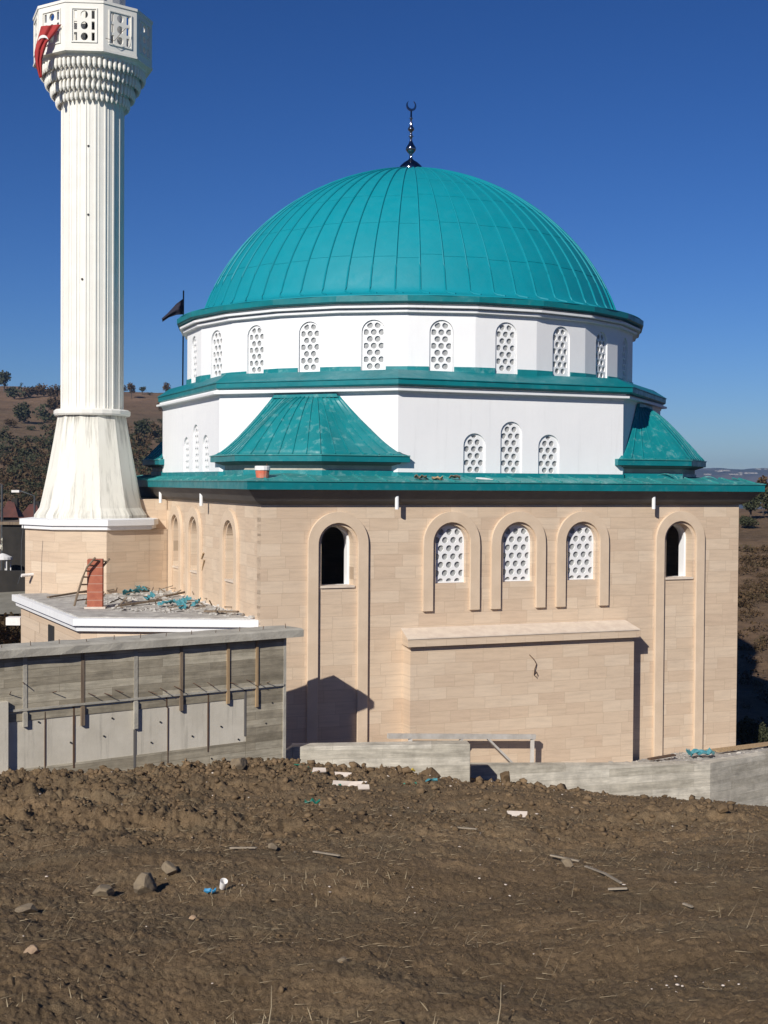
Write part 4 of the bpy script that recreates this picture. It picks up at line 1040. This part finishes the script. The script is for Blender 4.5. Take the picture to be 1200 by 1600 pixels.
for (px, py) in cl:
    c = on_ground(px, min(py, 1598))
    for _ in range(5):
        p = c + Vector((r5.gauss(0, .22), r5.gauss(0, .12), 0)); p.z = gz(p.x, p.y); h = r5.uniform(.03, .11) * (.7 + c.y / 40); b = Vector((r5.gauss(0, .35), r5.gauss(0, .3), 1)).normalized() * h
        w = .0016 + .0002 * c.y; gb.add([p - Vector((w, 0, 0)), p + Vector((w, 0, 0)), p + b * .6 + Vector((w * .6, 0, 0)), p + b + Vector((0, 0, -h * .1))], [(0, 1, 2), (0, 2, 3)])
tag(gb.build('dry_grass', M['dry']), kind='stuff')
for i, (px, py, tx, ty) in enumerate(((775, 1602, 783, 1535), (418, 1602, 424, 1540))):
    p = on_ground(px, 1600); q = at(tx, ty, p.y + .1)
    o = MB().tube([(0, 0, -.02), (q - p) * .5 + Vector((.01, 0, 0)), q - p], [.004, .003, .0015], 5).build('dry_stalk', M['dry']); o.location = p
    tag(o, ('tall single dry stalk right of the middle of the foreground', 'tall single dry stalk left of the middle of the foreground')[i], 'stalk', 'tall dry stalks')

M['tan'] = plain('tan_rock', (.36, .25, .16), (.26, .18, .12), 4, .9, bump=.4, bscale=12)
# individual rocks
def rock(px, py, w, h, lb, mat='rock', seed=0, sub=2):
    p = on_ground(px, py); sc = p.y / F; W = w * sc; H = h * sc
    bm = bmesh.new(); bmesh.ops.create_icosphere(bm, subdivisions=sub + 1, radius=1); rr = random.Random(seed)
    pl = [(Vector((rr.gauss(0, 1), rr.gauss(0, 1), rr.gauss(0, 1))).normalized(), rr.uniform(.55, .85)) for _ in range(13)]
    for v in bm.verts:
        for n_, d in pl:
            k = v.co.dot(n_)
            if k > d: v.co -= n_ * (k - d)
        v.co += Vector((rr.uniform(-1, 1), rr.uniform(-1, 1), rr.uniform(-1, 1))) * .02
        v.co = Vector((v.co.x * W * .62, v.co.y * W * .5, v.co.z * H * .68))
    me = bpy.data.meshes.new('rock'); bm.to_mesh(me); bm.free(); me.materials.append(M[mat])
    o = bpy.data.objects.new('rock', me); col.objects.link(o); o.location = p + Vector((0, W * .2, H * .38)); o.rotation_euler.z = rr.uniform(0, 3)
    return tag(o, lb, 'rock', 'loose rocks on the turned soil')
rock(226, 1386, 44, 34, 'largest squared brown rock in the left foreground, next to a smaller one', seed=23)
rock(264, 1372, 26, 22, 'rounded rock just right of the largest squared rock', seed=4)
rock(160, 1393, 34, 18, 'low flat rock left of the largest squared rock', seed=5)
rock(40, 1424, 34, 12, 'flat half-buried rock near the left edge', seed=6)
rock(48, 1512, 24, 14, 'small pale orange rock low at the left edge of the foreground', mat='tan', seed=7)
rock(372, 1216, 30, 20, 'pale brown rock below the concrete wall', seed=8)
rock(566, 1186, 22, 22, 'upright rock on top of the soil crest before the kerb', seed=9)
rock(638, 1206, 22, 26, 'clod-like rock at the right end of the raised soil crest', mat='clod', seed=10)
rock(672, 1222, 36, 18, 'wide brown boulder in front of the kerb right of the yellow scrap', mat='clod', seed=11)
rock(425, 1345, 16, 10, 'small tan rock in the rough soil mound', seed=12)
rock(887, 1358, 22, 12, 'grey-green rock in the middle distance right of centre', seed=13)
rock(40, 1210, 24, 16, 'pale rock below the left end of the concrete wall', mat='tan', seed=14)
rock(300, 1423, 14, 7, 'small tan stone on the smooth soil below the rock group', mat='tan', seed=15)
rock(535, 1518, 16, 8, 'small round stone in the middle of the smooth foreground', seed=16)
rock(1130, 1285, 18, 14, 'rock on the soil at the right below the kerb', mat='clod', seed=17)
rock(790, 1228, 24, 22, 'upright clod before the low kerb left of the block corner', mat='clod', seed=18)
rock(860, 1226, 30, 18, 'clod before the low kerb under the trestle leg', mat='clod', seed=19)
# broken cladding tiles
tl = [(498, 1216, .30, .16, .2, 'single white tile piece left of the tile pile'), (533, 1220, .42, .22, -.1, 'largest broken tile of the white pile'), (548, 1224, .26, .18, .5, 'tile piece leaning on the largest broken tile'),
      (534, 1233, .32, .14, .15, 'flat tile piece below the largest broken tile'), (558, 1235, .32, .14, -.2, 'tile piece right of the flat one'), (568, 1241, .18, .10, .3, 'smallest tile piece at the right end of the pile'),
      (440, 1188, .45, .20, .25, 'pale tile slab propped at the end of the concrete wall'), (806, 1276, .32, .18, .1, 'pale flat tile piece far right of the tile pile')]
for i, (px, py, w, d, a, lb) in enumerate(tl):
    p = on_ground(px, py) + Vector((0, 0, .05)); r6 = random.Random(i)
    pts = [(-w / 2, -d / 2), (w / 2 * r6.uniform(.7, 1), -d / 2 * r6.uniform(.6, 1)), (w / 2, d / 2 * r6.uniform(.5, 1)), (-w / 2 * r6.uniform(.6, 1), d / 2)]
    o = MB().rings([[(x, y, 0) for x, y in pts], [(x, y, .022) for x, y in pts]]).build('broken_tile', M['pale']); o.location = p; o.rotation_euler = (R(22 + 6 * (i % 3)), R(r6.uniform(-8, 8)), a)
    tag(o, lb, 'tile', 'broken pale tiles on the soil')
M['blueplastic'] = plain('blue_plastic', (.03, .22, .42), None, 3, .4); M['green'] = plain('green_plastic', (.01, .16, .11), None, 3, .4); M['yellow'] = plain('yellow_scrap', (.45, .33, .05), None, 3, .7)
for i, (px, py, w, mt, lb, nm) in enumerate(((328, 1388, .09, 'blueplastic', 'crumpled blue plastic scrap left of the white cup', 'plastic_scrap'), (640, 1238, .22, 'green', 'dark green plastic strip before the kerb', 'plastic_scrap'), (641, 1216, .22, 'yellow', 'yellow foam scrap at the foot of the soil crest', 'foam_scrap'), (488, 1256, .2, 'green', 'short teal strip below the white tile pile', 'plastic_scrap'), (674, 1230, .26, 'teal_scrap', 'pale teal scrap in front of the wide boulder', 'plastic_scrap'))):
    vs_, fs = crumple(w, w * .6, w * .22, 4, i + 40); o = mesh_obj(nm, vs_, fs, M[mt]); o.location = on_ground(px, py) + Vector((0, 0, .03)); o.modifiers.new('solid', 'SOLIDIFY').thickness = .004; tag(o, lb, 'scrap')
p = on_ground(347, 1386); o = MB().lathe([(.022, 0), (.032, .08), (.028, .078), (.02, .01)], 14).build('paper_cup', M['flagwhite']); o.location = p + Vector((0, 0, .02)); o.rotation_euler = (.5, .3, 0); tag(o, 'tilted white paper cup in the soil beside blue plastic', 'cup')
p = on_ground(652, 1237); o = MB().lathe([(.06, 0), (.07, .02), (.07, .12), (.05, .13)], 12).build('white_pot', M['flagwhite']); o.location = p; o.rotation_euler = (1.2, .3, .5); tag(o, 'small white pot lying by the dark green strip', 'pot')
cb = [on_ground(x, y) + Vector((0, 0, .02)) for x, y in ((460, 1210), (480, 1212), (500, 1222), (520, 1230), (532, 1234))]
o = MB().tube([q - cb[0] for q in cb], .014, 6).build('green_hose', M['green']); o.location = cb[0]; tag(o, 'thin green hose running to the broken white tiles', 'hose')
M['lath'] = plain('grey_lath', (.36, .30, .23), (.24, .20, .15), 5, .9)
tw = [((360, 1337), (400, 1342)), ((490, 1346), (530, 1354)), ((915, 1366), (945, 1378)), ((945, 1378), (970, 1390)), ((950, 1392), (980, 1393)), ((860, 1337), (905, 1341)), ((705, 1308), (745, 1312)), ((1068, 1403), (1082, 1406))]
lbs = ['bent twig on the rough mound left of centre', 'thin long twig right of the rough mound', 'upper end of the broken lath right of centre', 'lower end of the broken lath right of centre', 'flat splinter right of the broken lath', 'thin pale lath below the trestle side', 'pale lath on the soil near the centre', 'short white stick at the far right']
for (a, b), lb in zip(tw, lbs):
    p, q = on_ground(*a), on_ground(*b); o = MB().bar((0, 0, .03), q - p + Vector((0, 0, .03)), .022, .012).build('wood_splinter', M['lath']); o.location = p; tag(o, lb, 'splinter', 'wood splinters on the soil')

# ================================================================== COUNTRY BEHIND
def Hb(X, Y):
    X = np.asarray(X, float); Y = np.asarray(Y, float); q = X / Y
    left = sstep(.10, -.10, q)
    base = -1.2 + 2.6 * sstep(38, 60, Y) * left + .02 * np.clip(Y - 45, 0, 75)
    base = base + 4.6 * sstep(48, 100, Y) * (1 - left) - 26 * sstep(118, 320, Y) * (1 - left)
    hill = (39.5 - 26 * (q + .235) + 1.2 * vnoise(X / 60, Y / 60, 3) + .8 * vnoise(X / 17, Y / 17, 4)) * sstep(105, 560, Y) ** .82
    beyond = 1 - sstep(600, 1100, Y)
    z = base + hill * left * beyond - 10 * (1 - beyond)
    return z + .25 * vnoise(X / 6, Y / 6, 8) * sstep(45, 90, Y) + .10 * vnoise(X / 1.7, Y / 1.7, 12)
ys2 = 36.5 * (1300 / 36.5) ** np.linspace(0, 1, 420); qs = np.linspace(-1.5, 1.5, 640)
Y2, Q2 = np.meshgrid(ys2, qs, indexing='ij'); X2 = Y2 * Q2
def hillmat():
    t = NT('autumn_hillside'); v = t.coord(); n1 = t.noise(v, .012, 6, .6); n2 = t.noise(v, .16, 8, .7); n3 = t.noise(v, 1.6, 8, .75)
    a = t.ramp(n1, 0, [(.35, (.195, .125, .078)), (.5, (.17, .112, .070)), (.65, (.13, .098, .062))])
    m = t.mix(None, a.outputs[0], t.ramp(n2, 0, [(.3, g(.7)), (.5, g(1)), (.7, g(1.2))]).outputs[0], 'MULTIPLY', 1)
    m2 = t.mix(None, m.outputs[2], t.ramp(n3, 0, [(.3, g(.65)), (.55, g(1.05)), (.75, g(1.3))]).outputs[0], 'MULTIPLY', 1)
    t.base(m2.outputs[2]); t.bump(n3.outputs[0], .8, .3); return t.set(.95, 0, .1)
M['hill'] = hillmat()
tag(grid_mesh('hillside', X2, Y2, Hb(X2, Y2), M['hill']), kind='structure')
M['valley'] = plain('valley_floor', (.12, .09, .06), (.07, .06, .04), .01, .95)
tag(mesh_obj('valley', [(-3400, -450, -34), (3400, -450, -34), (3400, 3150, -34), (-3400, 3150, -34)], [(0, 1, 2, 3)], M['valley']), kind='structure')
mx = np.linspace(-3000, 3000, 500); my = np.linspace(2050, 3050, 60); MY, MX = np.meshgrid(my, mx, indexing='ij')
prof_ = 39 + 5 * vnoise(MX / 420, MX * 0 + .5, 77) + 2.5 * vnoise(MX / 120, MX * 0 + 1.5, 78) + 1.2 * vnoise(MX / 40, MX * 0, 79)
MZ = -36 + (prof_ + 36) * sstep(2050, 2750, MY + 90 * fbm(MX / 160, MY / 160, 81, 3)) * (1 - .5 * sstep(2800, 3050, MY)) + 3 * fbm(MX / 60, MY / 60, 85, 4) * sstep(2100, 2300, MY)
M['mount'] = plain('far_mountain', (.11, .085, .07), (.045, .042, .035), .012, .95, detail=9, lo=.42, hi=.6)
tag(grid_mesh('mountains', MX, MY, MZ, M['mount']), kind='structure')
lim = MB(); rq = random.Random(6)
for (px, py, w) in ((1122, 738, 10), (1133, 737, 14), (1168, 741, 22), (1150, 743, 16), (1106, 743, 8), (1190, 735, 10)):
    r_ = ray(px, py); p = None
    for Yq in np.linspace(2050, 2900, 400):
        P_ = E0 + r_ * (Yq / r_.y)
        i = min(int((Yq - 2050) / 1000 * 59), 59); j = min(max(int((P_.x + 3000) / 6000 * 499), 0), 499)
        if P_.z < MZ[i, j]: p = P_; break
    if p:
        for _ in range(14):
            c = p + Vector((rq.uniform(-w, w) * .7, rq.uniform(-12, 12), 1.5)); lim.lathe([(rq.uniform(3, 6), -1), (rq.uniform(2, 4), 2.0)], 6, rq.uniform(0, 3), (0, 0)); k = len(lim.v) - 12
            for q_ in range(12): lim.v[k + q_] = (lim.v[k + q_][0] + c.x, lim.v[k + q_][1] + c.y, lim.v[k + q_][2] + c.z)
tag(lim.build('limestone_outcrops', plain('limestone', (.30, .27, .24), (.22, .20, .18), .05, .9)), kind='stuff')

def on_hill(px, py, y0=45, y1=1000):
    r_ = ray(px, py); Yq = np.geomspace(y0, y1, 1500); X_ = r_.x / r_.y * Yq; Zr = EYE + r_.z / r_.y * Yq; H_ = Hb(X_, Yq)
    b = np.nonzero(Zr < H_)[0]; i = b[0] if len(b) else int(np.argmin(Zr - H_))
    return Vector((X_[i], Yq[i], H_[i]))
def leafmat(name, a, b, c):
    t = NT(name); n = t.noise(t.coord(), .6, 3); n2 = t.noise(t.coord(), 6, 2)
    m = t.mix(None, t.ramp(n, 0, [(.3, a), (.5, b), (.7, c)]).outputs[0], t.ramp(n2, 0, [(.3, g(.7)), (.7, g(1.3))]).outputs[0], 'MULTIPLY', 1)
    t.base(m.outputs[2]); return t.set(.8, 0, .2)
M['oak'] = leafmat('oak_leaves_autumn', (.060, .042, .022), (.085, .052, .026), (.048, .045, .022))
M['evergreen'] = leafmat('evergreen_leaves', (.030, .036, .018), (.045, .048, .024), (.058, .050, .026))
M['trunk'] = plain('bark', (.07, .055, .045), None, 3, .9)
def leafcloud(rs_, n, rad, size, lobes=7):
    """leaf quads gathered in uneven clumps through the crown volume"""
    c = rs_.normal(size=(lobes, 3)); c /= np.linalg.norm(c, axis=1)[:, None]; c = c * rs_.uniform(.25, .72, (lobes, 1)); c[:, 2] = c[:, 2] * .8
    k = rs_.randint(0, lobes, n); d = rs_.normal(size=(n, 3)); d /= np.linalg.norm(d, axis=1)[:, None]
    p = c[k] + d * (rs_.uniform(.15, .46, (n, 1)) ** .8)
    p *= np.array(rad)
    a = rs_.normal(size=(n, 3)); a /= np.linalg.norm(a, axis=1)[:, None]; b = np.cross(a, rs_.normal(size=(n, 3))); b /= np.linalg.norm(b, axis=1)[:, None]
    s_ = size * rs_.uniform(.5, 1.2, (n, 1)); a *= s_; b *= s_ * .75
    return np.stack([p - a - b, p + a - b, p + a + b, p - a + b], 1)
def quads_obj(name, Q, mat, parent=None):
    Q = Q.reshape(-1, 4, 3); n = len(Q); me = bpy.data.meshes.new(name)
    me.vertices.add(n * 4); me.vertices.foreach_set('co', Q.reshape(-1).astype(np.float32)); me.loops.add(n * 4); me.loops.foreach_set('vertex_index', np.arange(n * 4, dtype=np.int32))
    me.polygons.add(n); me.polygons.foreach_set('loop_start', np.arange(0, n * 4, 4, dtype=np.int32)); me.materials.append(mat); me.update(calc_edges=True)
    o = bpy.data.objects.new(name, me); col.objects.link(o); o.parent = parent; return o
rt_ = np.random.RandomState(12)
def tree(px, pbase, w, h, lb, mat, kind='tree', n=420, grp='trees and bushes on the left hill', shift=0, y0=45):
    p = on_hill(px, pbase, y0); sc = p.y / F; W, Hh = w * sc / 2, h * sc
    t = thing(kind, lb, 'tree' if kind != 'bush' else 'bush', p, 0, grp)
    th_ = Hh * (.28 if kind != 'bush' else .08)
    MB().tube([(0, 0, -.5), (.05 * W, 0, th_), (-.05 * W, 0, th_ + Hh * .3)], [W * .09, W * .06, W * .03], 6).tube([(.05 * W, 0, th_), (W * .4, 0, th_ + Hh * .3)], [W * .05, W * .02], 5).tube([(.03 * W, 0, th_ * .9), (-W * .4, .1, th_ + Hh * .25)], [W * .05, W * .02], 5).build('trunk', M['trunk'], t)
    Q = leafcloud(rt_, n, (W * 1.05, W * 1.05, (Hh - th_) * .62), max(W, Hh / 2) * .085, 9); Q[..., 2] += th_ + (Hh - th_) * .46
    quads_obj('crown', Q, M[mat], t); return t
tree(6, 612, 30, 36, 'largest dark tree on the skyline at the far left edge', 'evergreen')
tree(33, 600, 8, 8, 'tiny round bush on the skyline right of the largest tree', 'evergreen', 'bush', 160)
tree(46, 622, 34, 20, 'wide brown bush on the crest left of the minaret', 'oak', 'bush')
tree(68, 620, 30, 22, 'brown bush touching the minaret shaft on its left', 'oak', 'bush')
tree(22, 624, 34, 22, 'dark low bush under the largest skyline tree', 'evergreen', 'bush')
tree(86, 630, 26, 30, 'oak behind the left edge of the minaret shaft', 'oak')
tree(37, 662, 40, 34, 'large dark green bush standing alone in the open brown field', 'evergreen', 'bush', 700)
tree(84, 650, 24, 30, 'russet oak at the left edge of the minaret collar', 'oak')
tree(205, 622, 16, 25, 'tallest skyline tree right of the minaret', 'oak')
tree(193, 616, 10, 16, 'thin skyline tree touching the minaret on its right', 'oak', n=200)
tree(222, 617, 13, 14, 'small round skyline tree between two larger ones', 'evergreen')
tree(234, 618, 9, 5, 'lowest skyline bush right of the minaret', 'evergreen', 'bush', 160)
tree(259, 618, 19, 21, 'rounded skyline tree beside the dome eave', 'oak')
tree(256, 648, 24, 26, 'bush on the slope just left of the white octagon', 'oak', 'bush')
tree(223, 684, 38, 30, 'large dark bush on the slope right of the minaret', 'evergreen', 'bush', 700)
tree(268, 632, 16, 20, 'small bush touching the octagon eave', 'evergreen', 'bush')
tree(212, 696, 30, 20, 'low dark bush right below the large bush beside the minaret', 'evergreen', 'bush')
tree(15, 668, 22, 16, 'low bush left of the lone green bush', 'oak', 'bush')
# scrub that reads as one mass lower on the hill
Qs = []; ro_ = random.Random(8)
for _ in range(1500):
    px = ro_.uniform(-120, 330); py = ro_.uniform(628, 808)
    lower = (py - 628) / 180
    k = float(vnoise(np.array([px / 38.]), np.array([py / 20.]), 55)[0])
    if ro_.random() > min(1, max(0.02, (py - 668) / 45 + k * .8)) : continue
    p = on_hill(px, py, 95); sc = p.y / F; w = ro_.uniform(12, 28) * sc * (1.0 if ro_.random() < .8 else 1.5); h = w * ro_.uniform(.45, .8)
    Q = leafcloud(rt_, 90, (w * .55, w * .55, h * .6), w * .06, 5) + np.array([p.x, p.y, p.z + h * .35]); Qs.append((Q, ro_.random() < .55))
for nm, fl2, mt in (('scrub', True, 'evergreen'), ('scrub', False, 'oak')):
    A_ = [q for q, f_ in Qs if f_ == fl2]
    if A_: tag(quads_obj(nm, np.concatenate(A_), M[mt]), kind='stuff')
# right-hand side
for (px, py, w, h, lb, mt, kd) in ((1172, 812, 44, 44, 'dark leafy tree below the right end of the eave', 'evergreen', 'tree'), (1192, 806, 26, 62, 'olive brown tree at the right edge beyond the eave', 'oak', 'tree'), (1206, 812, 40, 54, 'tree cut by the right edge of the photo', 'evergreen', 'tree'), (1168, 826, 30, 22, 'low dark bush beneath the tree at the right corner of the mosque', 'evergreen', 'bush')):
    tree(px, py, w, h, lb, mt, kd, 900, 'trees at the right behind the mosque', y0=60)
for (px, py, w, h, lb) in ((1170, 1166, 36, 48, 'green-brown bush behind the right corner of the facade'), (1195, 1170, 30, 40, 'low bush at the right edge behind the kerb')):
    tree(px, py, w, h, lb, 'evergreen', 'bush', 1400, 'bushes behind the right end of the platform', y0=38)
Qs = []
for _ in range(170):
    px = ro_.uniform(1150, 1290); py = ro_.choice([ro_.gauss(890, 22), ro_.gauss(935, 14), ro_.uniform(850, 1150)])
    p = on_hill(px, py, 42); w = ro_.uniform(.3, .9); Qs.append(leafcloud(rt_, 90, (w, w, w * .5), w * .07, 5) + np.array([p.x, p.y, p.z + w * .2]))
tag(quads_obj('bank_scrub', np.concatenate(Qs), M['oak']), kind='stuff')

# ---------------- village at the far left
def roofhouse(px0, px1, pyr, pye, pyb, Y, lb, rm='roofred'):
    a, b = at(px0, pye, Y), at(px1, pye, Y); w = (b - a).length; zr = at(px0, pyr, Y).z; zb = a.z - 4.2
    t = thing('house', lb, 'house', Vector((a.x, a.y, zb)), math.atan2((b - a).y, (b - a).x), 'village houses')
    he = a.z - zb; hr = zr - zb + .35; d = w * .9
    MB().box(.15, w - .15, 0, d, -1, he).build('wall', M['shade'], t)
    MB().add([(-.2, -.3, he), (w + .2, -.3, he), (w + .2, d + .3, he), (-.2, d + .3, he), (w * .3, d / 2, hr), (w * .7, d / 2, hr)], [(0, 1, 5, 4), (1, 2, 5), (2, 3, 4, 5), (3, 0, 4), (3, 2, 1, 0)]).build('roof', M[rm], t)
    MB().box(w * .55, w * .55 + .4, d * .45, d * .45 + .4, he, hr + .2).build('chimney', M['shade'], t)
    wn_ = MB().box(w * .6, w * .75, -.03, .02, he - 1.6, he - .6).build('window', M['dark'], t); MB().box(w * .58, w * .77, -.06, -.031, he - .6, he - .52).build('window_frame', M['pale'], wn_)
    return t
roofhouse(2, 26, 791, 808, 845, 92, 'dark house with a red hipped roof behind the street lamps at the left edge')
roofhouse(35, 62, 795, 809, 845, 100, 'house with a red roof half hidden by the minaret base')
roofhouse(-40, -8, 796, 812, 850, 96, 'house with a red roof outside the left edge')
def lamp(px, pt, pb, Y, arm, lb):
    top = at(px, pt, Y); b = at(px, pb, Y); b.x = top.x; b.y = top.y; Hh = top.z - b.z
    t = thing('street_lamp', lb, 'street lamp', b, 0, 'street lamps of the village')
    MB().tube([(0, 0, -1), (0, 0, Hh), (arm * .8, 0, Hh + .25)], [.07, .05, .035], 8).build('pole', M['metal'], t)
    MB().box(arm * .75 - .1, arm * .75 + .5 * (1 if arm > 0 else -1), -.12, .12, Hh + .18, Hh + .30).build('lamp_head', M['flagwhite'], t)
lamp(3, 758, 905, 62, -.7, 'taller street lamp at the left edge of the photo')
lamp(54, 775, 850, 70, -.9, 'street lamp beside the flared minaret base')
t = thing('utility_pole', 'short grey pole between the street lamps and the minaret base', 'pole', at(14, 870, 60)); MB().tube([(0, 0, -1), (0, 0, (at(14, 823, 60) - at(14, 870, 60)).z)], .05, 6).build('pole', M['metal'], t); MB().bar((-.3, 0, .9), (.1, 0, .9), .05).build('crossarm', M['metal'], t)
gz_ = at(4, 912, 57); t = thing('gazebo', 'small round gazebo with a white roof and thin posts at the left edge', 'gazebo', gz_)
hh = (at(4, 874, 57) - gz_).z
MB().lathe([(.42, hh), (.40, hh + .10), (.15, hh + .22), (.02, hh + .26)], 16).build('roof', M['flagwhite'], t)
for k in range(6): MB().tube([(.34 * math.cos(k + .5), .34 * math.sin(k + .5), -.3), (.34 * math.cos(k + .5), .34 * math.sin(k + .5), hh)], .025, 6).build('post', M['flagwhite'], t)
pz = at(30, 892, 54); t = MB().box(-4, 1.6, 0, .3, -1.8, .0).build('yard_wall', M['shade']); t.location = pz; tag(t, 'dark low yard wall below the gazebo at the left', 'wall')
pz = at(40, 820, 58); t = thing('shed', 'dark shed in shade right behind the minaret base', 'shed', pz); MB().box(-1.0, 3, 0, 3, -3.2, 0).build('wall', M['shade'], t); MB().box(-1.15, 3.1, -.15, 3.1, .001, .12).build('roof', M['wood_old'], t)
lw = leafcloud(rt_, 260, (.32, .3, .55), .06, 6); lw[..., 2] += .5; t = thing('blossoming_shrub', 'pale whitish shrub above the gazebo', 'shrub', at(8, 872, 59)); quads_obj('foliage', lw, leafmat('pale_leaves', (.45, .43, .36), (.55, .53, .45), (.30, .30, .22)), t)
pth = [at(-60, 962, 50), at(47, 958, 50), at(52, 908, 56), at(-60, 914, 56)]
M['path'] = plain('grey_path', (.22, .205, .17), (.16, .15, .12), 1.5, .95)
tag(mesh_obj('path', pth, [(0, 1, 2, 3)], M['path']), kind='structure')
p = at(30, 970, 41.5); o = MB().box(-.36, .08, -.2, .2, -.12, .12).build('concrete_canopy', M['flagwhite']); o.location = p; tag(o, 'small white concrete canopy end left of the annex wall', 'canopy')
Qs = []
for _ in range(60):
    p = at(ro_.uniform(-40, 34), ro_.uniform(965, 1000), ro_.uniform(42, 48)); w = .45; Qs.append(leafcloud(rt_, 60, (w, w, w * .7), .05, 5) + np.array(p))
tag(quads_obj('undergrowth', np.concatenate(Qs), M['oak']), kind='stuff')
p0 = [at(x, y, 39.2) for x, y in ((37, 820), (34, 845), (33, 880), (34, 893), (28, 912))]
o = MB().tube([q - p0[0] for q in p0], .012, 5).build('cable', M['metal']); o.location = p0[0]; tag(o, 'loose grey cable hanging from the white ledge of the minaret base', 'cable')
p = at(43, 899, 40.2); o = MB().tube([(-.16, -.1, 0), (.2, .2, .02)], .05, 8).build('drain_pipe', M['flagwhite']); o.location = p; tag(o, 'short white drain pipe poking out left of the minaret base', 'pipe')
# ---------------- haze
hz = MB().box(-3500, 3500, -500, 3200, -36, 62).build('haze', None); hm = bpy.data.materials.new('thin_air'); hm.use_nodes = True; hn = hm.node_tree; hn.nodes.clear()
ho = hn.nodes.new('ShaderNodeOutputMaterial'); hv = hn.nodes.new('ShaderNodeVolumePrincipled'); hv.inputs['Density'].default_value = .00022; hv.inputs['Color'].default_value = (.36, .62, 1, 1); hv.inputs['Anisotropy'].default_value = .2
hn.links.new(hv.outputs[0], ho.inputs['Volume']); hz.data.materials.append(hm); tag(hz, kind='stuff')
